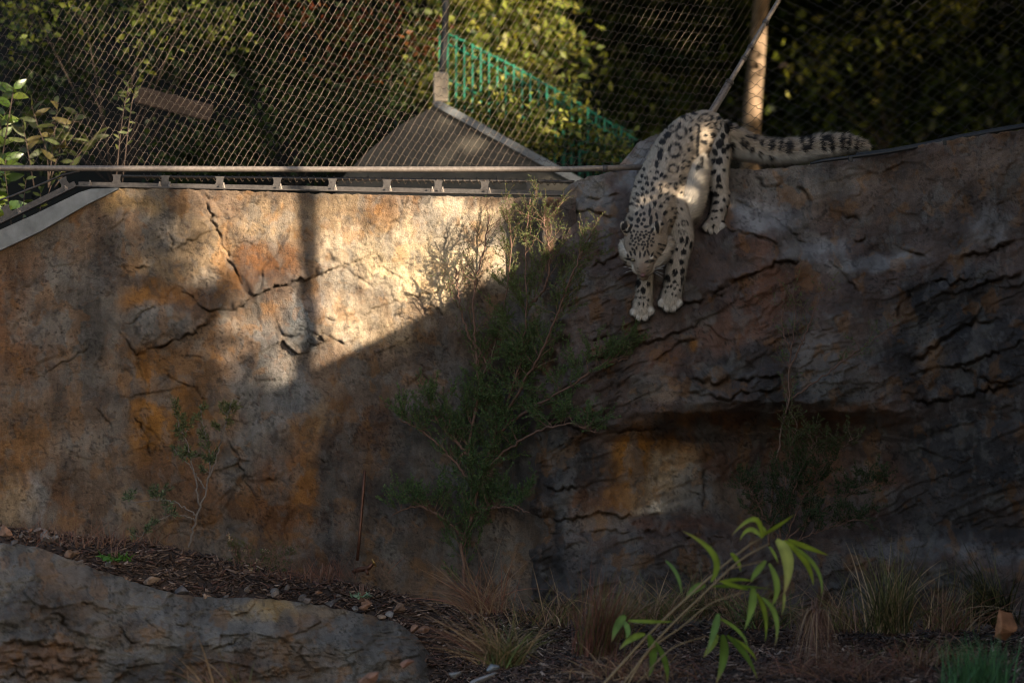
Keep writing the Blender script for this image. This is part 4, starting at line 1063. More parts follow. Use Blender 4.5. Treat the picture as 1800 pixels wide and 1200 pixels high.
# chains of (px, py, distance, radius px); each runs the way the hair lies; hair length in m
CH = [
    ('spine', .020, [(1140, 402, 13.42, 34), (1143, 385, 13.50, 39), (1152, 362, 13.62, 44), (1161, 335, 13.75, 46), (1175, 305, 13.88, 44), (1191, 275, 14.00, 45), (1214, 246, 14.13, 43), (1238, 234, 14.20, 39)]),
    ('belly', .034, [(1188, 392, 13.64, 26), (1204, 372, 13.66, 23), (1211, 350, 13.74, 23), (1214, 322, 13.86, 26), (1220, 295, 13.97, 24)]),
    ('tail', .034, [(1268, 238, 14.24, 24), (1290, 249, 14.28, 24), (1312, 258, 14.30, 22), (1357, 266, 14.31, 20.5), (1403, 265, 14.31, 20), (1442, 259, 14.31, 20), (1480, 254, 14.31, 16), (1504, 255, 14.32, 11), (1518, 257, 14.33, 6)]),
    ('leg', .016, [(1256, 236, 14.18, 28), (1261, 262, 14.13, 24), (1263, 285, 14.08, 20.5), (1262, 308, 14.03, 19), (1263, 330, 14.02, 17.5), (1267, 346, 14.02, 16), (1263, 368, 13.98, 14.5), (1258, 388, 13.94, 15.5), (1255, 398, 13.91, 17)]),
    ('leg', .016, [(1205, 252, 14.30, 28), (1188, 285, 14.26, 22), (1176, 308, 14.16, 17), (1180, 328, 14.05, 15)]),
    ('leg', .016, [(1180, 372, 13.62, 32), (1192, 400, 13.60, 27), (1196, 425, 13.585, 23), (1193, 448, 13.57, 20), (1189, 472, 13.555, 18.5), (1185, 498, 13.535, 17.5), (1181, 516, 13.51, 19), (1178, 528, 13.48, 19.5)]),
    ('leg', .016, [(1122, 395, 13.62, 26), (1127, 430, 13.585, 20), (1132, 465, 13.56, 16.5), (1135, 490, 13.54, 14.5), (1132, 512, 13.515, 16.5), (1130, 530, 13.49, 18.5), (1128, 544, 13.46, 18.5)]),
    ('head', .010, [(1131, 470, 13.205, 16.5), (1131, 460, 13.22, 19), (1132, 446, 13.255, 27), (1134, 429, 13.29, 38), (1136, 413, 13.34, 38.5), (1139, 400, 13.41, 36)]),
    ('head', .008, [(1130, 478, 13.195, 9.5), (1131, 468, 13.205, 13)]),
    ('cheek', .022, [(1143, 464, 13.25, 12), (1156, 448, 13.28, 17), (1166, 432, 13.34, 17)]),
    ('cheek', .018, [(1119, 464, 13.25, 11), (1109, 449, 13.28, 15), (1105, 434, 13.33, 15)]),
    ('head', .008, [(1131, 484, 13.25, 10), (1131, 474, 13.28, 12)]),
    ('muzzle', .006, [(1124, 477, 13.205, 8), (1119, 472, 13.22, 9)]), ('muzzle', .006, [(1137, 478, 13.205, 8), (1142, 473, 13.22, 9)]),
    ('head', .006, [(1114, 452, 13.235, 7), (1108, 449, 13.25, 8)]), ('head', .006, [(1141, 454, 13.225, 7), (1148, 452, 13.245, 8)]),
]
TOES = [[(1163, 532, 8), (1172, 540, 8.6), (1183, 540, 8.6), (1193, 532, 8)], [(1114, 548, 8), (1123, 556, 8.6), (1134, 556, 8.6), (1144, 546, 8)], [(1240, 399, 7.6), (1249.5, 405, 8.2), (1260, 405, 8.2), (1269, 398, 7.6)]]
TOE_Y = [(13.455, 13.50), (13.435, 13.48), (13.885, 13.93)]
EARS = [(1101, 402, 13.262, -1), (1155, 401, 13.222, 1)]

bm = bmesh.new()
ico = bmesh.new(); bmesh.ops.create_icosphere(ico, subdivisions=2, radius=1.0)
iv = np.array([v.co[:] for v in ico.verts]); ifc = [[v.index for v in f.verts] for f in ico.faces]; ico.free()
sv, sf, ns = [], [], 0
def put(c, r):
    global ns
    sv.append(np.array(c) + iv * np.array(r)); sf.extend([[k + ns for k in f] for f in ifc]); ns += len(iv)
SMP, SMT, SMR, SML, SMK = [], [], [], [], []
for kind, hl, pts in CH:
    w = np.array([[*P(*p[:3]), p[3] / F * p[2]] for p in pts])
    q = curve_pts(w, len(pts) * 5)
    for k in range(len(q)):
        put(q[k, :3], [q[k, 3]] * 3)
        t = q[min(k + 1, len(q) - 1), :3] - q[max(k - 1, 0), :3]
        SMP.append(q[k, :3]); SMT.append(unit(t)); SMR.append(q[k, 3]); SML.append(hl); SMK.append(kind)
for grp, (ya, yb) in zip(TOES, TOE_Y):
    for (x, y_, r) in grp:
        for s_ in np.linspace(0, 1, 5):
            c = P(x * (1 - s_) + np.mean([g[0] for g in grp]) * s_, y_ - 15 * s_, ya * (1 - s_) + yb * s_)
            rr = r * (.92 + .25 * s_) / F * ya
            put(c, [rr, rr * 1.15, rr])
        SMP.append(np.array(P(x, y_, ya))); SMT.append(unit(np.array([0, -.5, -1.0]))); SMR.append(r / F * ya); SML.append(.013); SMK.append('paw')
for (x, y_, d, s_) in EARS:
    for k in np.linspace(0, 1, 6):                       # a rounded cup standing out from the skull
        c = P(x + s_ * (-4 + 7 * k), y_ + 4 - 9 * k, d - .012 * k)
        rr = (11 - 2.2 * k) / F * d
        put(c, [rr, rr * .55, rr])
    SMP.append(np.array(P(x, y_, d - .01))); SMT.append(unit(np.array([s_ * .3, 0, 1.0]))); SMR.append(8 / F * d); SML.append(.008); SMK.append('ear')
me = bpy.data.meshes.new('tmp'); me.from_pydata(np.concatenate(sv).tolist(), [], sf)
tmp = bpy.data.objects.new('tmp', me); COL.objects.link(tmp)
md = tmp.modifiers.new('r', 'REMESH'); md.mode = 'VOXEL'; md.voxel_size = .0048
ms_ = tmp.modifiers.new('s', 'SMOOTH'); ms_.factor = .5; ms_.iterations = 6
dg = bpy.context.evaluated_depsgraph_get()
ev = tmp.evaluated_get(dg); bme = bpy.data.meshes.new_from_object(ev)
COL.objects.unlink(tmp); bpy.data.objects.remove(tmp)
nv = len(bme.vertices); BV = np.empty(nv * 3, np.float32); bme.vertices.foreach_get('co', BV); BV = BV.reshape(-1, 3).astype(float)
bme.calc_loop_triangles()
T = np.empty(len(bme.loop_triangles) * 3, np.int32); bme.loop_triangles.foreach_get('vertices', T); T = T.reshape(-1, 3)
SMP, SMT, SMR, SML = np.array(SMP), np.array(SMT), np.array(SMR), np.array(SML); SMK = np.array(SMK)

# spots seen in the photograph: (px, py, rx, ry, turn) solid, rings hollow with a greyer middle
SP = [(1197, 208, 7, 3, 40), (1218, 203, 6, 2.6, 10), (1262, 208, 6, 3, -30), (1277, 225, 4.5, 9, -10), (1222, 223, 3, 3, 0), (1173, 242, 5, 6.5, 20), (1165, 253, 5, 5, 0), (1160, 275, 4.5, 11, 8), (1154, 292, 3.5, 6, 10),
      (1213, 247, 3.5, 4, 0), (1250, 240, 5, 4, 20), (1265, 252, 6.5, 8, 20), (1280, 256, 3.5, 8, 40), (1235, 253, 5, 4, 30), (1272, 264, 4, 5, 0), (1257, 266, 4, 7, -20), (1270, 238, 4, 5, 0),
      (1226, 232, 2.6, 10, 4), (1224, 250, 2.8, 12, 2), (1223, 270, 2.6, 12, -3), (1230, 292, 2.5, 9, 0), (1224, 302, 3, 5, 0),
      (1252, 284, 4, 7.5, 35), (1264, 282, 5, 6.5, 35), (1252, 302, 7, 3.6, -30), (1263, 313, 3.8, 6.5, 10), (1263, 325, 6, 3.6, 10), (1254, 339, 9, 4.8, 15), (1245, 316, 2.5, 3.5, 0), (1259, 355, 5, 3, -20), (1273, 350, 2.5, 4, 0), (1257, 370, 5.5, 2.4, 5), (1268, 368, 2.6, 3.2, 0), (1247, 374, 2, 3, 0), (1252, 384, 2.2, 1.6, 0), (1259, 382, 2, 1.6, 0),
      (1137, 317, 3.4, 2.4, 20), (1137, 326, 3, 3, 0), (1146, 327, 3, 4, 0), (1147, 337, 4, 4, 0), (1152, 318, 5, 2.6, 10), (1160, 329, 3, 2.4, 0), (1158, 348, 3, 3, 0), (1130, 335, 2.6, 3, 0), (1122, 345, 3.4, 2.4, 30), (1116, 352, 3, 2.5, 30), (1137, 343, 2.5, 3.5, 0),
      (1130, 346, 2.5, 3, 0), (1162, 311, 3.4, 3.4, 0), (1168, 315, 4, 3, -20), (1176, 327, 4, 2, 0), (1112, 362, 3, 3, 30), (1122, 358, 2.8, 2.6, 0), (1133, 356, 2.6, 3.4, 0), (1145, 352, 3, 3.6, 0), (1150, 362, 2.6, 4, 0), (1108, 374, 2.6, 3, 0), (1160, 366, 3.2, 3.2, 0), (1172, 352, 3.5, 2.5, 0), (1168, 376, 2.6, 3.4, 0), (1176, 390, 2.8, 3, 0),
      (1119, 376, 2.4, 3.4, 15), (1126, 378, 2.2, 3, 0), (1132, 376, 2.2, 3, 0), (1142, 372, 2.2, 8, 6), (1144, 388, 2.2, 8, 8), (1154, 380, 2.2, 6, -10), (1122, 388, 2.6, 4, 20), (1132, 387, 2.6, 2.6, 0), (1110, 386, 2.4, 3, 30), (1119, 398, 3.4, 2, 10), (1136, 399, 4, 2, 0), (1128, 394, 2, 2.4, 0), (1110, 396, 2.2, 2, 0),
      (1180, 458, 4, 5, 0), (1198, 458, 4, 5, 10), (1199, 475, 3.8, 6, 20), (1187, 478, 4, 6, 5), (1175, 488, 4, 6.5, -15), (1186, 494, 3, 3, 0), (1199, 489, 2.2, 5, 20), (1202, 441, 4.4, 5, 30), (1207, 422, 2.6, 8, 10), (1198, 420, 4, 4.6, 0), (1183, 424, 4.4, 3.6, 20), (1214, 428, 2, 7, 5), (1178, 444, 5, 2.6, 0), (1190, 436, 3, 3, 0),
      (1168, 503, 1.8, 2, 0), (1174, 503, 2, 2.2, 0), (1180, 502, 2.4, 2.6, 0), (1186, 506, 2.6, 2, 0), (1192, 499, 2.2, 1.8, 0), (1198, 498, 1.6, 2, 0), (1195, 509, 2, 1.8, 0), (1170, 512, 1.4, 3, 0), (1182, 516, 1.2, 3, 0), (1188, 518, 1.4, 2.4, 20),
      (1123, 496, 4, 6, 0), (1140, 498, 3.2, 4.2, 0), (1131, 509, 4, 6, 0), (1122, 511, 2, 2.8, 0), (1119, 520, 2, 2, 0), (1126, 521, 2.6, 2, 0), (1133, 521, 2, 1.6, 0), (1140, 526, 1.4, 2.6, 30), (1124, 532, 1.2, 3.6, 0), (1131, 534, 1.2, 4, 0), (1138, 536, 1.2, 3, 10),
      (1319, 243, 4.5, 4.5, 0), (1304, 251, 3.6, 6, 30), (1315, 262, 4.5, 5, 0), (1334, 252, 4.5, 4.5, 0), (1297, 246, 3, 5, 20), (1331, 269, 4.5, 3.4, 0), (1350, 256, 6, 8, 0), (1350, 275, 4.5, 3, 0), (1367, 256, 4, 9, 5), (1382, 260, 6, 9.5, 5), (1308, 240, 4, 3, 20), (1340, 242, 4, 3, 0), (1360, 246, 4, 2.5, 0),
      (1404, 252, 4, 9, -15), (1411, 262, 7, 5, 0), (1420, 252, 4, 10, 5), (1412, 245, 7, 2.6, 0), (1441, 253, 4, 11, -8), (1449, 245, 8, 4, 0), (1456, 256, 4.4, 11, -5), (1474, 252, 4, 12, 10), (1485, 253, 3.4, 12, 10), (1499, 254, 3.4, 10, 10), (1508, 254, 2, 7, 10),
      (1163, 439, 4, 1.6, 20), (1158, 446, 4.5, 1.4, 35), (1152, 452, 3, 1.2, 40), (1168, 432, 3, 1.4, 20), (1160, 430, 3.5, 1.3, 20), (1098, 398, 4.2, 6, 25), (1107, 403, 2, 5, 30), (1155, 400, 3, 8, -8), (1146, 406, 2, 5, 25), (1101, 408, 4, 2, 0),
      (1109, 446, 1.6, 4, -20), (1116, 444, 1.4, 4.5, -10), (1125, 448, 1.3, 5, 0), (1133, 447, 1.5, 5, 15), (1139, 444, 1.5, 5, -20), (1146, 448, 1.5, 4, 30), (1104, 450, 1.4, 3, -20), (1119, 436, 1.4, 3, 0), (1131, 437, 1.4, 3, 10), (1112, 438, 1.6, 2, 0), (1138, 434, 1.6, 2.2, 0)]
SP += [(1110, 457, 6, 2.0, 10), (1142, 460, 7, 2.2, -12), (1103, 463, 1.2, 4, 10), (1166, 541, .7, 5, 10), (1177, 546, .7, 5, 0), (1189, 541, .7, 5, -10), (1117, 556, .7, 5, 10), (1128, 561, .7, 5, 0), (1140, 556, .7, 5, -15), (1244, 406, .7, 5, 5), (1255, 409, .7, 5, 0), (1266, 405, .7, 5, -10), (1123, 478, 2.5, .7, 20), (1138, 476, 2.5, .7, -20), (1140, 470, 2.5, .7, -20), (1121, 472, 2.5, .7, 20)]  # thin strokes paint shade into the gaps between the toes
SP += [(1109 + 6.2 * (k % 7) + (k // 7 % 2) * 3 + 1.2 * math.sin(k * 5.1), 408 + 5.6 * (k // 7) + 1.2 * math.cos(k * 3.7), 1.9, 1.7, 0) for k in range(35)]
RG = [(1239, 209, 11, 6.5, 5), (1208, 212, 9, 5, 35), (1260, 222, 8, 8, 0), (1183, 231, 7, 6, 20), (1196, 236, 10, 11, 20), (1185, 268, 11, 13, 15), (1182, 300, 9.5, 8, 0), (1167, 338, 8.5, 8, 0), (1198, 405, 6, 4.5, 10), (1202, 390, 6.5, 5, 10), (1200, 322, 8, 7, 0), (1247, 222, 6, 5, 0), (1228, 213, 5, 4, 0), (1184, 372, 7, 5, 0), (1204, 290, 7, 6, 10)]
rs = np.random.default_rng(3)
for _ in range(900):                                    # fill in the small spots between those traced
    x, y_ = rs.uniform(1100, 1290), rs.uniform(196, 400)
    near_neck = y_ > 300 and x < 1200
    gapd = 8.0 if near_neck else 12.0
    if min(math.hypot(x - q[0], y_ - q[1]) for q in SP) < gapd: continue
    if min(math.hypot(x - q[0], y_ - q[1]) / (max(q[2], q[3]) + 3) for q in RG) < 1.0: continue
    if x > 1198 and y_ > 300 and x < 1245: continue
    SP.append((x, y_, rs.uniform(1.8, 3.2), rs.uniform(1.6, 3.4), rs.uniform(-40, 40)))
def pelt(p, kind, nrm):
    """coat colour at world points p: spots on the side that the photograph shows, more of them scattered round the far side"""
    x, y_ = to_px(p)
    n = len(p)
    j = .8 * fbm(x / 4, y_ / 4, 3, 200)
    base = np.zeros((n, 3)) + (.435, .355, .272)
    base = base * (1 + .16 * fbm(x / 22, y_ / 22, 3, 210))[:, None]
    def mixc(m, c):
        nonlocal base
        base = base * (1 - m[:, None]) + np.array(c) * m[:, None]
    und = sstep(.0, -.6, nrm[:, 2])
    mixc(np.where(kind == 'belly', .85, 0.) * np.ones(n), (.62, .545, .45))
    mixc(np.where(kind == 'tail', und, 0.) * .8, (.72, .69, .64))
    mixc(np.isin(kind, ['leg', 'paw']) * .45, (.64, .575, .50))
    mixc((kind == 'paw') * .6, (.74, .68, .615))
    mixc(np.isin(kind, ['head']) * .75, (.25, .19, .14))
    mixc(((kind == 'cheek') & (y_ > 430)) * .5, (.68, .62, .54))
    mixc(sstep(10, 5, np.hypot(x - 1130, (y_ - 472) / 1.5)) * np.isin(kind, ['head', 'muzzle']) * .8, (.24, .165, .125))
    mixc((kind == 'muzzle') * sstep(5, 9, np.abs(x - 1130)) * .6, (.55, .48, .40))
    mixc(sstep(5, 2, np.hypot(x - 1130, y_ - 483)), (.16, .08, .075))
    mixc(sstep(4.5, 2, np.hypot(x - 1145, (y_ - 452))), (.74, .69, .62))
    mixc(sstep(4, 2, np.hypot(x - 1104, y_ - 403)), (.62, .58, .52)); mixc(sstep(4, 2, np.hypot(x - 1149, y_ - 402)), (.60, .55, .48))
    dark = np.zeros(n); mid = np.zeros(n)
    for (cx, cy, rx, ry, a) in SP:
        s_ = (np.abs(x - cx) < 16) & (np.abs(y_ - cy) < 16)
        if not s_.any(): continue
        ca, sa = math.cos(R(a)), math.sin(R(a)); dx, dy = x[s_] - cx, y_[s_] - cy
        d = np.hypot((dx * ca + dy * sa) / rx, (-dx * sa + dy * ca) / ry) / (1.22 if 1096 < cx < 1172 and 380 < cy < 470 else 1.08) + j[s_] * .35
        dark[s_] = np.maximum(dark[s_], sstep(1.22, .92, d))
    for (cx, cy, rx, ry, a) in RG:
        s_ = (np.abs(x - cx) < 20) & (np.abs(y_ - cy) < 20)
        ca, sa = math.cos(R(a)), math.sin(R(a)); dx, dy = x[s_] - cx, y_[s_] - cy
        d = np.hypot((dx * ca + dy * sa) / rx, (-dx * sa + dy * ca) / ry) + j[s_] * .18
        brk = sstep(-.5, .0, np.sin(3.0 * np.arctan2(dy, dx) + cx) + .3)
        dark[s_] = np.maximum(dark[s_], sstep(.34, .16, np.abs(d - .88)) * (.45 + .5 * brk))
        mid[s_] = np.maximum(mid[s_], sstep(1.0, .7, d) * .35)
    far = nrm[:, 1] > .25                                   # the side turned from the camera
    f1, f2, q, _, _ = worley(p[:, 0] * 16 + p[:, 1] * 9, p[:, 2] * 16, 77)
    dark = np.where(far, sstep(.42, .3, f1), dark)
    base = base * (1 - mid[:, None]) + np.array((.30, .255, .21)) * mid[:, None]
    return base * (1 - dark[:, None]) + np.array((.026, .024, .024)) * dark[:, None]

def nearest(p):
    out = np.empty(len(p), int)
    for k in range(0, len(p), 20000):
        d = np.linalg.norm(p[k:k + 20000, None] - SMP[None], axis=2) - SMR[None]
        out[k:k + 20000] = d.argmin(1)
    return out
fn = np.cross(BV[T[:, 1]] - BV[T[:, 0]], BV[T[:, 2]] - BV[T[:, 0]]); area = np.linalg.norm(fn, axis=1)
VN = np.zeros_like(BV)
for k in range(3): np.add.at(VN, T[:, k], fn)
VN = unit(VN)
nb = nearest(BV)
cb = pelt(BV, SMK[nb], VN)
m_pelt, nt, bs = new_mat('pelt')
at = N(nt, 'ShaderNodeAttribute', attribute_name='Col'); nt.links.new(at.outputs['Color'], bs.inputs['Base Color'])
bs.inputs['Roughness'].default_value = .85; bs.inputs['Specular IOR Level'].default_value = .15
m_fur, nt, bs = new_mat('fur_hair')
at = N(nt, 'ShaderNodeAttribute', attribute_name='Col'); nt.links.new(at.outputs['Color'], bs.inputs['Base Color'])
an = N(nt, 'ShaderNodeAttribute', attribute_name='nrm'); nt.links.new(an.outputs['Vector'], bs.inputs['Normal'])
bs.inputs['Roughness'].default_value = .7; bs.inputs['Specular IOR Level'].default_value = .2
bme.polygons.foreach_set('use_smooth', np.ones(len(bme.polygons), bool))
a_ = bme.attributes.new('Col', 'FLOAT_COLOR', 'POINT'); a_.data.foreach_set('color', np.concatenate([cb, np.ones((nv, 1))], 1).astype(np.float32).ravel())
bme.materials.clear(); bme.materials.append(m_pelt)
leopard = bpy.data.objects.new('snow_leopard', bme); COL.objects.link(leopard)
tag(leopard, 'spotted snow leopard climbing head first down the rock, tail stretched along the top', 'snow leopard')

NF = 170000
pr = area / area.sum()
ti = rs.choice(len(T), NF, p=pr)
u = rs.random((NF, 2)); fl = u.sum(1) > 1; u[fl] = 1 - u[fl]
A, B_, C2 = BV[T[ti, 0]], BV[T[ti, 1]], BV[T[ti, 2]]
root = A + (B_ - A) * u[:, :1] + (C2 - A) * u[:, 1:]
rn = unit(VN[T[ti, 0]] * (1 - u.sum(1))[:, None] + VN[T[ti, 1]] * u[:, :1] + VN[T[ti, 2]] * u[:, 1:])
nbr = nearest(root)
flow = SMT[nbr]; hl = SML[nbr] * np.where(SMK[nbr] == 'head', .75, 1.2) * rs.uniform(.6, 1.25, NF); kk = SMK[nbr]
clump = np.stack([perlin(root[:, 0] * 45, root[:, 2] * 45 + root[:, 1] * 30, s_) for s_ in (301, 302, 303)], -1)
flow = unit(flow - rn * np.sum(flow * rn, 1, keepdims=True))
lift = np.where(np.isin(kk, ['belly', 'tail', 'cheek']), .75, .5)[:, None]
d1 = unit(flow + rn * lift + clump * .45 + rs.normal(size=(NF, 3)) * .14)
d2 = unit(d1 + np.array([0, 0, -.35]) + rs.normal(size=(NF, 3)) * .1)
side = unit(np.cross(d1, rn)) * (.0013 * rs.uniform(.7, 1.3, NF))[:, None]
rt = root - rn * .001
mid_ = rt + d1 * (hl * .55)[:, None]; tip = mid_ + d2 * (hl * .5)[:, None]
fv = np.stack([rt - side, rt + side, mid_ + side * .75, mid_ - side * .75, tip], 1).reshape(-1, 3)
k = np.arange(NF) * 5
ff = np.concatenate([np.stack([k, k + 1, k + 2], -1), np.stack([k, k + 2, k + 3], -1), np.stack([k + 3, k + 2, k + 4], -1)])
fc_ = pelt(root, kk, rn) * (1 + .30 * clump[:, :1]) * (1 + .18 * rs.normal(size=(NF, 1)))
fc_ = np.clip(fc_, .012, .85)
fcol = np.stack([fc_ * .85, fc_ * .85, fc_, fc_, fc_ * 1.05], 1).reshape(-1, 3)
fnr = np.repeat(unit(rn + d1 * .0 + rs.normal(size=(NF, 3)) * .16), 5, 0)
fur = mesh_obj('fur', fv, ff, m_fur, leopard, False, {'Col': fcol, 'nrm': fnr}); fur['kind'] = 'stuff'
b = MB()
for (x0, y0, x1, y1, x2, y2) in ((1149, 475, 1160, 472, 1172, 474), (1150, 477, 1160, 479, 1170, 483), (1147, 471, 1160, 465, 1168, 456), (1149, 473, 1162, 469, 1171, 466), (1150, 479, 1158, 483, 1165, 488), (1114, 473, 1104, 470, 1096, 469), (1114, 476, 1104, 477, 1098, 480)):
    b.tube([P(x0, y0, 13.215), P(x1, y1, 13.19), P(x2, y2, 13.18)], [.0009, .0008, .0003], 4)
b.build('whisker', mat_plain('whisker', (.8, .8, .78), .5, var=0, bump=0), leopard, True)
m_eye = mat_plain('eye_wet', (.10, .085, .05), .12, var=.2, bump=0, spec=.6)
m_nose = mat_plain('nose_leather', (.15, .07, .065), .45, var=.2, scale=200)
for (x, y_, d) in ((1112, 457, 13.19), (1141, 460, 13.18)):
    sv_ = iv * np.array((.0105, .0105, .008)) + np.array(P(x, y_, d)); mesh_obj('eye', sv_, ifc, m_eye, leopard, True)
sv_ = iv * np.array((.013, .008, .009)) + np.array(P(1130, 484, 13.165)); mesh_obj('nose', sv_, ifc, m_nose, leopard, True)
# ------------------------------------------------------------------ shrubs against the wall
rp = np.random.default_rng(21)
def twig_tree(name, label, stems, y0, twigs, sub, needle, cols, rad=(.011, .003), up=.55, lo=.25, seed=1, nd=140, spread=1.0, bark=None, sparse=()):
    """traced main stems (px, py) at distance y carry twigs, sub-twigs and many small narrow leaves
    twigs = (count per stem, length m), sub = (count per twig, length m), needle = (length, width)"""
    r = np.random.default_rng(seed)
    yf = y0 if callable(y0) else (lambda x: y0)
    o = thing(name, label, 'shrub', P(stems[0][0][0], stems[0][0][1], yf(stems[0][0][0])))
    wood = MB(); NP, ND = [], []
    def needles(pts, n):
        n = max(1, int(n * np.interp(pts[0][2] - CZ, [.05, .6], [1., .32]) * (.22 if si in sparse else 1)))
        p = np.array(pts); t = r.uniform(0.1, 1, n) * (len(p) - 1) * .999
        i0 = t.astype(int); f0 = (t - i0)[:, None]
        c = p[i0] * (1 - f0) + p[i0 + 1] * f0
        ax = unit(p[i0 + 1] - p[i0])
        NP.append(c + r.normal(size=(n, 3)) * .002); ND.append(unit(ax * .8 + unit(r.normal(size=(n, 3))) * .9))
    for si, st in enumerate(stems):
        dy = 0 if si == 0 else r.uniform(-.14, .06)
        q = curve_pts([[*P(p[0], p[1], yf(p[0]) + dy * (k / (len(st) - 1)))] for k, p in enumerate(st)], 40)
        q[1:-1] += r.normal(size=(38, 3)) * .0035
        r0 = rad[0] * (1 if si == 0 else .75)
        wood.tube([Vector(v) for v in q], list(np.linspace(r0, rad[1], 40)), 7)
        L = np.linalg.norm(np.diff(q, axis=0), axis=1).sum()
        nt_ = int(twigs[0] * L * (.6 if si in sparse else 1))
        for k in range(nt_):
            t = lo + (1 - lo) * r.random(); i0 = min(38, int(t * 39)); p0 = q[i0]; tan = unit(q[i0 + 1] - q[i0])
            a = r.uniform(0, 6.28)
            d = unit(np.array((math.cos(a), .55 * math.sin(a), 0)) * spread + np.array((0, 0, 1)) * up * r.uniform(.3, 1.5) + tan * .35)
            Lt = twigs[1] * r.uniform(.45, 1.15) * (1.15 - .62 * t)
            pts = [p0]; dd = d.copy()
            for m in range(6):
                dd = unit(dd + r.normal(size=3) * .16 + np.array((0, 0, .07))); pts.append(pts[-1] + dd * Lt / 6)
            wood.tube([Vector(v) for v in pts], list(np.linspace(.0028, .0009, 7)), 4, False)
            needles(pts[1:], int(nd * Lt * .7))
            for j in range(sub[0]):
                b0 = pts[r.integers(1, 6)]; d3 = unit(dd + unit(r.normal(size=3)) * .8 + np.array((0, 0, .25)))
                ls = sub[1] * r.uniform(.5, 1.2); sp = [b0]
                for m in range(3):
                    d3 = unit(d3 + r.normal(size=3) * .15); sp.append(sp[-1] + d3 * ls / 3)
                wood.tube([Vector(v) for v in sp], [.0013, .0011, .0008, .0006], 3, False)
                needles(sp, int(nd * ls))
    p, d = np.concatenate(NP), np.concatenate(ND); n = len(p)
    ci = r.integers(0, len(cols), n); tipk = sstep(.3, 1.0, (p[:, 2] - p[:, 2].min()) / (np.ptp(p[:, 2]) + 1e-6))
    c = np.array(cols)[ci] * (1 + .3 * r.normal(size=(n, 1)))
    c = c * (1 - .45 * tipk[:, None]) + np.array((.125, .105, .026)) * .45 * tipk[:, None]      # upper leaves painted yellower, as if caught by the sun
    v, f, cc = leaf_mesh(p, d, needle[0] * r.uniform(.6, 1.3, n), needle[1], np.clip(c, .004, .5), .1)
    mesh_obj('foliage', v, f, M['needle'], o, False, {'Col': cc})
    wood.build('stem', bark or M['twig'], o, True)
    return o
NG = [(.07, .125, .05), (.085, .145, .054), (.11, .165, .056), (.055, .10, .045)]
twig_tree('tea_tree', 'tall fine-leaved green shrub in front of the wall corner and outcrop', [
    [(817, 1075), (815, 1000), (813, 950), (829, 905), (829, 850), (824, 800), (832, 740), (843, 676), (858, 640), (873, 598), (890, 520), (897, 440), (890, 372)],
    [(829, 905), (848, 835), (868, 766), (890, 710), (908, 660), (918, 615), (926, 542), (924, 442), (932, 350)],
    [(868, 766), (905, 700), (950, 620), (985, 540), (1010, 470), (1040, 408)],
    [(832, 850), (880, 800), (940, 760), (1000, 745), (1050, 760)], [(868, 766), (930, 720), (1000, 680), (1060, 640), (1105, 630)],
    [(843, 676), (835, 600), (832, 520), (850, 440), (860, 376)], [(829, 850), (790, 800), (745, 760), (700, 735)], [(858, 640), (820, 580), (806, 520), (800, 470)],
    [(815, 940), (770, 905), (730, 890), (690, 905)], [(832, 900), (880, 890), (930, 900)], [(926, 542), (960, 500), (965, 440), (955, 380)], [(824, 800), (770, 740), (750, 690)]],
    lambda x: float(np.interp(x, [890, 1000], [13.86, 13.42])), (34, .26), (5, .10), (.0135, .0040), NG, seed=5, nd=640, lo=.06, up=.8, spread=1.0, sparse=(5, 7))
twig_tree('open_shrub', 'slender open shrub with reddish stems leaning against the dark outcrop', [
    [(1352, 960), (1356, 880), (1362, 820), (1374, 760), (1385, 700), (1388, 640), (1394, 590), (1398, 540), (1386, 500)],
    [(1385, 705), (1420, 680), (1470, 645), (1530, 600), (1580, 568)], [(1388, 650), (1410, 600), (1430, 550), (1450, 500)], [(1390, 620), (1375, 570), (1380, 510)]],
    13.25, (13, .20), (2, .08), (.014, .0038), NG, rad=(.007, .002), seed=8, nd=170, lo=.35)
twig_tree('dense_bush', 'dense dark fine-leaved bush at the foot of the slender open shrub', [
    [(1370, 960), (1376, 880), (1390, 800), (1400, 745)], [(1380, 950), (1420, 860), (1470, 800), (1500, 770)], [(1370, 950), (1340, 900), (1315, 860), (1300, 850)], [(1380, 950), (1440, 900), (1510, 860), (1560, 850)], [(1380, 960), (1450, 930), (1520, 910)], [(1385, 900), (1410, 820), (1440, 765)]],
    13.22, (46, .20), (4, .08), (.015, .0042), [(.034, .06, .024), (.042, .072, .026), (.026, .046, .02)], rad=(.006, .002), seed=9, nd=400, lo=.1)
twig_tree('wispy_shrub', 'wispy grey-green shrub with leafy tips growing from the mulch bed', [
    [(332, 962), (345, 910), (362, 860), (370, 800), (360, 760), (350, 712)], [(352, 890), (335, 800), (318, 755), (306, 718)], [(365, 850), (385, 790), (398, 740), (406, 708)], [(345, 905), (300, 880), (260, 880), (225, 885)], [(345, 915), (310, 905), (270, 920), (245, 950)], [(362, 860), (330, 815), (305, 790)]],
    13.45, (12, .10), (3, .05), (.024, .0058), [(.10, .135, .072), (.12, .155, .085), (.08, .11, .062)], rad=(.006, .002), seed=12, nd=520, lo=.45, bark=mat_plain('grey_twig', (.17, .14, .12), .9, var=.3, scale=80))
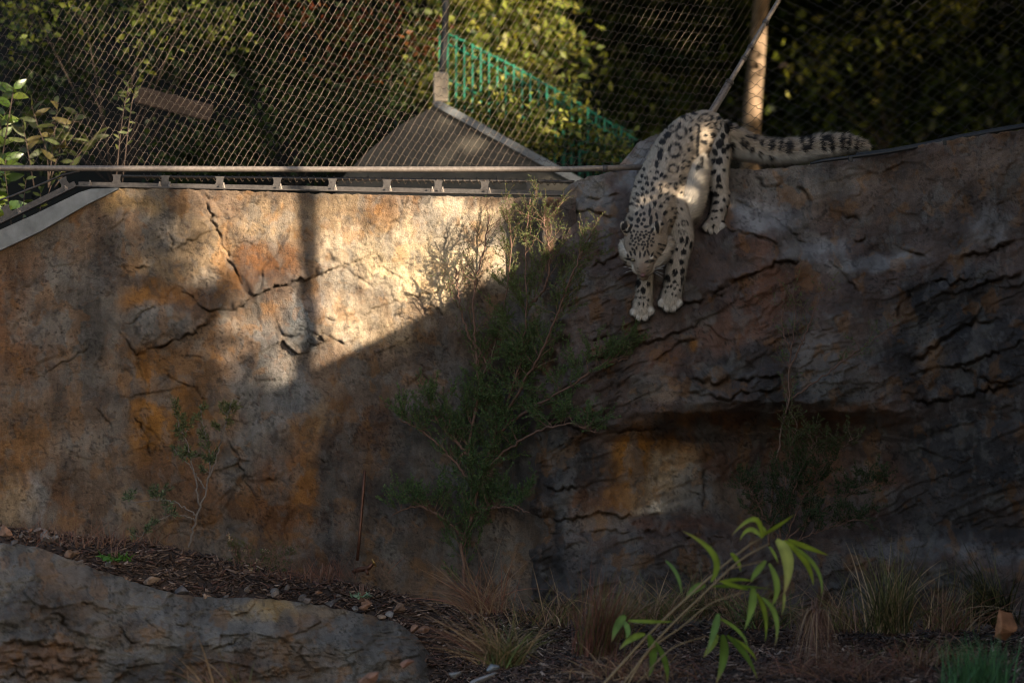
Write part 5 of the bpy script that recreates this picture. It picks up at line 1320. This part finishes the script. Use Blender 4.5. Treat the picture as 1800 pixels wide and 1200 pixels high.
twig_tree('reed_bush', 'low flowering bush with upright green shoots beside the wall foot', [
    [(415, 1000), (408, 970), (402, 945)], [(425, 1005), (415, 975), (412, 955)], [(440, 1008), (438, 980), (434, 960)], [(455, 1010), (460, 985), (468, 968)], [(470, 1012), (478, 985), (490, 960)], [(485, 1012), (496, 985), (500, 962)], [(495, 1012), (506, 990), (512, 970)], [(430, 1008), (424, 985), (420, 965)]],
    13.35, (40, .05), (1, .03), (.014, .003), [(.06, .085, .035), (.075, .10, .04), (.05, .07, .03)], rad=(.003, .0015), seed=14, nd=420, lo=.1)


# ------------------------------------------------------------------ grasses
def tuft(name, label, base, y, n, length, lean, cols, width=.0035, spread=.05, curl=.6, fan=.7, seed=0, group=None, droop=0.0):
    """bent tapering blades from one crown; lean in photo x, fan = sideways spread"""
    r = np.random.default_rng(seed)
    n = int(n * 1.5); spread = spread * 1.5; bp = P(*base, y)
    o = thing(name, label, 'grass', (bp.x, y, bp.z), group)
    K = 7
    t = np.linspace(0, 1, K)[None, :, None]
    b0 = np.array((bp.x, y, bp.z)) + r.normal(size=(n, 3)) * (spread, spread * .7, .004)
    d = np.stack([lean + fan * r.normal(size=n), .45 * r.normal(size=n), np.ones(n)], -1); d = unit(d)
    out = unit(np.stack([d[:, 0], d[:, 1], np.zeros(n)], -1))
    L = length * r.uniform(.35, 1.1, n)
    cv = (curl * r.uniform(.1, 1.2, n))[:, None]
    g = np.array((0, 0, -1.0))
    pts = b0[:, None] + d[:, None] * L[:, None, None] * t + (out[:, None] * .45 + g * (.75 + droop)) * (cv * L[:, None])[:, None] * t ** 2.2
    sd_ = unit(np.cross(d, out + r.normal(size=(n, 3)) * .6))[:, None] * (1.45 * width * r.uniform(.5, 1.2, n))[:, None, None] * (1 - t ** 1.6 * .92)
    V = np.stack([pts - sd_ / 2, pts + sd_ / 2], 2).reshape(-1, 3)
    idx = np.arange(n * K * 2).reshape(n, K, 2)
    f = np.stack([idx[:, :-1, 0], idx[:, :-1, 1], idx[:, 1:, 1], idx[:, 1:, 0]], -1).reshape(-1, 4)
    c = np.array(cols)[r.integers(0, len(cols), n)] * (1 + .25 * r.normal(size=(n, 1)))
    c = np.repeat(np.clip(c, .01, .6), K * 2, 0)
    mesh_obj('blades', V, f, M['grass'], o, False, {'Col': c})
    k = MB()
    for j in range(9):
        a = 6.28 * j / 9
        k.tube([(bp.x + math.cos(a) * spread * .5, y + math.sin(a) * spread * .4, bp.z - .02), (bp.x + math.cos(a) * spread * .6 + lean * .02, y + math.sin(a) * spread * .4, bp.z + .03 + .02 * (j % 3))], [.006, .003], 5)
    k.build('root_crown', M['twig'], o, True)
    return o
STR, DRY, RED, OLV, GRN = (.38, .255, .15), (.29, .165, .105), (.22, .095, .066), (.145, .135, .05), (.11, .145, .045)
tuft('grass_tussock', 'green-based tussock in front of the ledge end with straw blades swept sideways', (885, 1168), 11.9, 150, .30, .25, [OLV, OLV, GRN, STR], fan=.45, curl=.5, seed=31, spread=.03)
tuft('straw_grass', 'sweep of dry straw blades blown away from the green tussock', (880, 1165), 11.95, 90, .55, -1.1, [STR, DRY, STR, RED], width=.003, fan=.55, curl=.45, seed=32, spread=.04)
tuft('straw_grass', 'dry straw-coloured tussock beneath the tall fine-leaved shrub', (850, 1075), 13.0, 170, .42, -.35, [STR, DRY, DRY, RED], width=.003, fan=.75, curl=.55, seed=33, spread=.04)
tuft('red_grass', 'upright tuft of dark reddish-brown grass by the grey rock foot', (1050, 1150), 12.1, 260, .47, .12, [RED, (.10, .05, .04), RED, OLV], width=.003, fan=.20, curl=.25, seed=34, spread=.03)
tuft('red_grass', 'leaning half of the reddish grass with green and straw blades', (1075, 1120), 12.4, 130, .36, .35, [OLV, DRY, OLV, STR], width=.003, fan=.3, curl=.4, seed=35, spread=.03)
tuft('tangled_grass', 'tangled straw and olive grass behind the bamboo stems', (1150, 1090), 12.9, 220, .32, .1, [DRY, OLV, STR, GRN], width=.003, fan=.8, curl=.7, seed=36, spread=.07)
tuft('tangled_grass', 'fine dark grass clump at the foot of the tan rock recess', (1240, 1080), 13.0, 240, .36, .0, [OLV, DRY, (.06, .06, .03), STR], width=.003, fan=.6, curl=.6, seed=37, spread=.06)
tuft('tangled_grass', 'loose grass clump below the dense dark bush', (1330, 1100), 12.8, 200, .34, .15, [OLV, GRN, DRY, (.05, .055, .025)], width=.003, fan=.7, curl=.6, seed=38, spread=.06)
tuft('drooping_grass', 'dead reddish straw tuft hanging like a broom by the bamboo', (1432, 1075), 12.3, 230, .12, .0, [(.26, .15, .11), RED, (.22, .13, .10), STR], width=.0026, fan=.7, curl=2.6, seed=39, spread=.015, droop=1.4)
tuft('tall_grass', 'tall olive grass tussock with pale seed blades before the grey shelf', (1565, 1110), 12.6, 230, .50, .05, [OLV, (.07, .07, .03), OLV, STR], width=.004, fan=.30, curl=.35, seed=40, spread=.035)
tuft('tall_grass', 'sparse straw-tipped grass beside the tall olive tussock', (1670, 1105), 12.6, 150, .42, .1, [DRY, OLV, STR, RED], width=.0032, fan=.5, curl=.5, seed=41, spread=.05)
tuft('dark_grass', 'dark arching grass clump standing behind the orange stone', (1755, 1095), 12.7, 170, .46, -.35, [(.035, .038, .02), (.05, .05, .025), OLV], width=.005, fan=.22, curl=.5, seed=42, spread=.03)
tuft('brown_grass', 'mat of fine brown grass spread over the mulch', (1500, 1185), 11.8, 320, .26, -.1, [RED, DRY, (.12, .07, .055), (.18, .11, .08)], width=.0024, fan=1.0, curl=.8, seed=43, spread=.12)
tuft('brown_grass', 'wispy brown stalks rising by the low end of the mulch bed', (170, 955), 13.5, 160, .22, .1, [RED, (.12, .06, .045), DRY], width=.0016, fan=.8, curl=.2, seed=44, spread=.14)
tuft('brown_grass', 'reddish fine stalks at the wall foot beside the flowering bush', (560, 1015), 13.5, 140, .16, .1, [RED, (.14, .07, .055)], width=.0016, fan=.8, curl=.2, seed=45, spread=.09)
tuft('ledge_grass', 'out-of-focus straw blades leaning in front of the rock ledge', (385, 1215), 11.6, 26, .30, -.9, [DRY, OLV, STR], width=.006, fan=.55, curl=.3, seed=46, spread=.05)
tuft('green_sprig', 'feathery bright green seedling before the orange stone', (1722, 1215), 11.4, 240, .26, .03, [(.09, .20, .085), (.11, .24, .09), (.07, .16, .07)], width=.004, fan=.26, curl=.1, seed=47, spread=.05)
tuft('bright_weed', 'small bright green weed among the stones on the mulch bed', (202, 985), 13.35, 40, .07, .0, [(.07, .17, .03), (.09, .2, .035)], width=.012, fan=.9, curl=.5, seed=48, spread=.02)
tuft('succulent', 'pale green rosette seedling on the stones beyond the ledge', (636, 1050), 13.3, 30, .045, .0, [(.16, .24, .15), (.2, .28, .18)], width=.010, fan=1.2, curl=.4, seed=49, spread=.012)
tuft('wall_grass', 'fine straw grass growing against the grey rock foot below the tall shrub', (975, 1095), 13.0, 130, .30, .1, [STR, DRY, OLV], width=.003, fan=.6, curl=.6, seed=51, spread=.06)
tuft('wall_grass', 'olive and straw grass between the hanging broom tuft and the tall tussock', (1480, 1105), 12.7, 140, .34, -.15, [OLV, DRY, STR], width=.003, fan=.55, curl=.6, seed=52, spread=.06)
tuft('wall_grass', 'low reddish grass sprawling behind the feathery green seedling', (1640, 1165), 12.0, 150, .24, .2, [RED, DRY, OLV], width=.003, fan=.8, curl=.7, seed=53, spread=.08)
tuft('wall_grass', 'short dry grass around the base of the bamboo stems', (1110, 1190), 11.8, 150, .24, -.1, [DRY, STR, RED], width=.003, fan=.8, curl=.7, seed=54, spread=.09)
# seed heads of the flowering bush
fb = thing('flower_heads', 'cluster of pale dried flower heads on the low flowering bush', 'flower', P(430, 960, 13.33))
for (x, y_) in ((401, 940), (416, 956), (408, 966), (428, 968), (470, 969), (452, 984), (440, 1000), (404, 948), (463, 967)):
    q = np.array(P(x, y_, 13.32)); v, f, c = leaf_mesh(q + rp.normal(size=(26, 3)) * .006, rand_dirs(26), .009, .006, vary((.34, .25, .17), 26))
    mesh_obj('flower_head', v, f, M['grass'], fb, False, {'Col': c})

# ------------------------------------------------------------------ bamboo in the foreground: every leaf a part
bam = thing('bamboo', 'young bamboo with long drooping green leaves leaning over the mulch', 'bamboo', P(1060, 1240, 11.2))
YB = 11.35
culms = [([(1035, 1230), (1090, 1170), (1145, 1110), (1210, 1048), (1270, 995), (1320, 955)], .0062), ([(1075, 1230), (1150, 1130), (1230, 1050), (1300, 985), (1352, 955)], .005), ([(1090, 1225), (1140, 1145), (1200, 1100), (1250, 1060), (1310, 1040)], .004),
         ([(1120, 1200), (1180, 1140), (1240, 1118)], .0035), ([(1320, 955), (1340, 945)], .003), ([(1280, 1000), (1345, 985)], .0025)]
mb_ = mat_plain('bamboo_culm', (.27, .19, .10), .6, var=.3, scale=60)
for pts, r_ in culms:
    q = curve_pts([[*P(x, y_, YB + .05 * math.sin(x))] for x, y_ in pts], 16)
    b = MB(); rr = [r_ * (1 - .45 * k / 15) * (1.25 if k % 5 == 0 else 1) for k in range(16)]; b.tube([Vector(v) for v in q], rr, 8); b.build('culm', mb_, bam, True)
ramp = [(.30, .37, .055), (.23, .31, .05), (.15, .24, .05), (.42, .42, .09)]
LV = [  # base, mid, tip in photo pixels, width px, shade
    (1250, 1022, 1255, 975, 1198, 932, 13, 1), (1340, 945, 1325, 912, 1285, 942, 12, 0), (1340, 945, 1318, 930, 1300, 950, 10, 0), (1342, 940, 1370, 922, 1398, 903, 10, 0), (1338, 945, 1344, 930, 1330, 920, 9, 0),
    (1365, 948, 1385, 985, 1378, 1045, 24, 3), (1378, 950, 1415, 985, 1430, 1030, 13, 0), (1385, 948, 1420, 962, 1458, 976, 11, 0), (1395, 960, 1436, 1000, 1444, 1048, 10, 1), (1352, 960, 1362, 975, 1368, 990, 8, 0),
    (1346, 985, 1330, 1005, 1320, 1022, 14, 1), (1352, 990, 1366, 1030, 1356, 1065, 13, 1), (1378, 1040, 1378, 1060, 1374, 1082, 7, 3),
    (1322, 1030, 1322, 1065, 1308, 1108, 18, 1), (1330, 1042, 1345, 1080, 1345, 1128, 12, 0), (1340, 1050, 1364, 1085, 1362, 1136, 11, 1), (1315, 1036, 1280, 1025, 1265, 1020, 9, 1), (1265, 1022, 1300, 1018, 1325, 1022, 8, 1),
    (1240, 1028, 1220, 1035, 1205, 1055, 16, 2), (1250, 1030, 1300, 1030, 1360, 1035, 10, 2),
    (1100, 1082, 1085, 1100, 1075, 1128, 20, 2), (1096, 1090, 1104, 1108, 1100, 1122, 12, 2), (1104, 1090, 1145, 1092, 1186, 1092, 8, 1), (1134, 1114, 1110, 1122, 1088, 1142, 14, 1), (1140, 1115, 1148, 1150, 1140, 1190, 18, 2), (1152, 1128, 1170, 1165, 1172, 1202, 12, 2),
    (1262, 1078, 1255, 1110, 1240, 1155, 18, 2), (1262, 1115, 1250, 1135, 1236, 1155, 14, 1), (1270, 1115, 1272, 1155, 1258, 1202, 19, 2), (1278, 1116, 1310, 1150, 1332, 1195, 16, 2), (1285, 1120, 1315, 1140, 1330, 1162, 8, 1), (1262, 1085, 1300, 1110, 1315, 1140, 9, 1),
    (1170, 985, 1190, 1010, 1198, 1046, 8, 2), (1284, 972, 1296, 985, 1302, 1004, 10, 1)]
bmat = mat_leaf('bamboo_leaf', None, .4, .5, .3)
for k, (x0, y0, x1, y1, x2, y2, wd, sh) in enumerate(LV):
    dz = rp.uniform(-.12, .10)
    a_, m_, c_ = P(x0, y0, YB), P(x1, y1, YB + dz), P(x2, y2, YB + dz * 1.6)
    vs_, fs, lc = [], [], []
    brown = rp.random() * .9
    tw = rp.uniform(-.6, .6)
    for s_ in range(9):
        t = s_ / 8; p = a_ * (1 - t) ** 2 + (m_ * 2 - (a_ + c_) / 2) * 2 * t * (1 - t) + c_ * t * t
        tg = ((m_ * 2 - (a_ + c_) / 2 - a_) * (1 - t) + (c_ - m_ * 2 + (a_ + c_) / 2) * t).normalized()
        sd_ = Quaternion(tg, tw + .5 * t) @ tg.cross(Vector((0, 1, 0))).normalized()
        hw = wd / F * YB * .5 * (math.sin(math.pi * min(1, t * .95 + .05)) ** .7 * (1.1 - .5 * t))
        vs_ += [p - sd_ * hw, p + Vector((0, .12 * hw, 0)), p + sd_ * hw]
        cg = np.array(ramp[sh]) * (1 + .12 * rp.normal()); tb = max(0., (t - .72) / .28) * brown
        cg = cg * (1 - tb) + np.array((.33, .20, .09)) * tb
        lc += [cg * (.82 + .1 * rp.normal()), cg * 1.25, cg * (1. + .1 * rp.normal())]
    for s_ in range(8):
        q = 3 * s_; fs += [(q, q + 3, q + 4, q + 1), (q + 1, q + 4, q + 5, q + 2)]
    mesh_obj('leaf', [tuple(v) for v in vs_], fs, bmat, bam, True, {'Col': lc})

# ------------------------------------------------------------------ copper pipe with a brass tap
tap = thing('garden_tap', 'brass garden tap on a thin copper pipe at the wall foot', 'tap', P(628, 1000, 13.86))
b = MB(); b.tube([P(641, 826, 13.93), P(638, 870, 13.92), P(633, 930, 13.90), P(628, 985, 13.88)], .0085, 8); b.build('pipe', M['copper'], tap, True)
b = MB(); b.tube([P(622, 1004, 13.84), P(634, 1000, 13.80), P(648, 998, 13.78), P(655, 990, 13.77)], [.012, .015, .013, .010], 8); b.tube([P(644, 1000, 13.78), P(646, 1010, 13.77)], [.010, .008], 8); b.build('tap_body', M['copper'], tap, True)
b = MB(); b.tube([P(654, 982, 13.765), P(661, 995, 13.765)], .0045, 6); b.tube([P(655, 990, 13.77), P(658, 988, 13.765)], .005, 6); b.build('handle', M['brass'], tap, True)

# ------------------------------------------------------------------ stones, each a thing of its own
ico1 = bmesh.new(); bmesh.ops.create_icosphere(ico1, subdivisions=2, radius=1.0)
i1 = np.array([v.co[:] for v in ico1.verts]); f1_ = [[v.index for v in f.verts] for f in ico1.faces]; ico1.free()
def stone(px, py, y, wpx, hpx, col, label, group=None, seed=0):
    r = np.random.default_rng(seed)
    v = i1.copy()
    for k in range(15):                                  # chip flat faces off a ball
        n_ = unit(r.normal(size=3)); h_ = r.uniform(.32, .7)
        d = v @ n_; v = v - np.where(d > h_, d - h_, 0)[:, None] * n_
    sc = np.array((wpx, (wpx + hpx) * .5, hpx)) / F * y * .62
    p = P(px, py, y)
    v = v * sc
    a = r.uniform(0, 6.28); ca, sa = math.cos(a * .1), math.sin(a * .1)
    v = np.stack([v[:, 0] * ca - v[:, 2] * sa, v[:, 1], v[:, 0] * sa + v[:, 2] * ca], -1)
    o = mesh_obj('stone', v, f1_, M['stone'], None, False, {'Col': np.tile(np.array(col), (len(v), 1)) * (1 + .15 * r.normal(size=(len(v), 1)))})
    o.location = p
    tag(o, label, 'stone', group)
SC = [(.20, .125, .085), (.27, .145, .09), (.16, .13, .115), (.10, .09, .09), (.28, .195, .14), (.20, .185, .175)]
stone(1765, 1106, 11.9, 62, 66, (.34, .145, .065), 'large broken orange stone lying on the mulch', None, 21)
stone(712, 1166, 11.8, 36, 18, (.26, .13, .085), 'flat red-brown stone half buried before the ledge end', None, 4)
stone(845, 1196, 11.5, 86, 14, (.34, .31, .29), 'long pale slab of stone lying in the foreground mulch', None, 5)
stone(650, 1190, 11.6, 48, 26, (.27, .14, .09), 'chunky rust-coloured stone against the end of the ledge', None, 6)
stone(862, 1175, 11.8, 30, 18, (.20, .22, .24), 'blue-grey stone resting by the green tussock', None, 7)
stone(800, 1186, 11.7, 26, 18, (.24, .23, .22), 'grey stone between the long pale slab and the ledge', None, 8)
k = 0
for px in np.concatenate([np.linspace(-15, 150, 14), np.linspace(185, 480, 8), np.linspace(485, 740, 16)]):
    t = float(interp_poly(LEDGE_TOP, px)); jit = rp.normal() * 6
    py = t - rp.uniform(2, 26) * (1.3 if px < 120 or px > 500 else .7)
    y = 13.30 + (t - py) * .012
    s_ = rp.uniform(10, 34)
    gz = float(ground_z(P(px, py, y).x, y)); pyg = 600 - (gz + .001 - CZ) / y * F
    stone(px + jit, min(py, pyg), y, s_, s_ * rp.uniform(.5, .9), SC[rp.integers(0, 6)], 'small broken stone in the rubble along the back edge of the rock ledge', 'rubble stones along the ledge', 100 + k); k += 1
for j in range(26):
    px = rp.uniform(640, 1800); y = rp.uniform(11.4, 12.9); x = (px - 900) / F * y
    gz = float(ground_z(x, y)); py = 600 - (gz + .001 - CZ) / y * F
    s_ = rp.uniform(8, 18)
    stone(px, py, y, s_, s_ * .6, SC[rp.integers(0, 6)], 'small stone scattered in the open mulch below the outcrop', 'stones scattered in the mulch', 300 + j)

# ------------------------------------------------------------------ mulch: bark chips and twigs, uncountable
n = 26000
x = np.concatenate([rp.uniform(-2.6, 3.0, n // 2), rp.uniform(-2.8, .3, n // 4), rp.uniform(-.6, 2.9, n // 4)])
y = np.concatenate([rp.uniform(11.0, 13.8, n // 2), rp.uniform(12.9, 13.95, n // 4), rp.uniform(11.0, 12.9, n // 4)])
n = len(x)
z = ground_z(x, y) + rp.uniform(0, .022, n)
L = rp.uniform(.012, .085, n); W = rp.uniform(.004, .019, n); H = rp.uniform(.002, .006, n)
ax = rp.uniform(0, np.pi, n); tl = rp.normal(size=n) * .35
e1 = np.stack([np.cos(ax) * np.cos(tl), np.sin(ax) * np.cos(tl), np.sin(tl)], -1); e2 = unit(np.cross(e1, np.array((0, 0, 1.0)) + rp.normal(size=(n, 3)) * .4)); e3 = np.cross(e2, e1)
cn = np.array([(sx, sy, sz) for sx in (-1, 1) for sy in (-1, 1) for sz in (-1, 1)])
V = np.stack([x, y, z], -1)[:, None] + cn[None, :, :1] * (e1 * L[:, None])[:, None] * .5 + cn[None, :, 1:2] * (e2 * W[:, None])[:, None] * .5 * (1 - .4 * (cn[None, :, :1] > 0)) + cn[None, :, 2:] * (e3 * H[:, None])[:, None] * .5
bf = np.array([(0, 1, 3, 2), (4, 6, 7, 5), (0, 4, 5, 1), (2, 3, 7, 6), (0, 2, 6, 4), (1, 5, 7, 3)])
fc = (np.arange(n)[:, None, None] * 8 + bf[None]).reshape(-1, 4)
pal = np.array([(.085, .052, .040), (.135, .085, .062), (.055, .038, .032), (.20, .135, .10), (.30, .22, .175), (.115, .06, .048)])
cc = pal[rp.choice(6, n, p=[.26, .22, .22, .16, .06, .08])] * (1 + .25 * rp.normal(size=(n, 1)))
tag(mesh_obj('bark_mulch', V.reshape(-1, 3), fc, M['mulch'], None, False, {'Col': np.repeat(np.clip(cc, .01, .5), 8, 0)}), 'dark bark chips and twigs covering the planting bed', 'mulch', None, 'stuff')
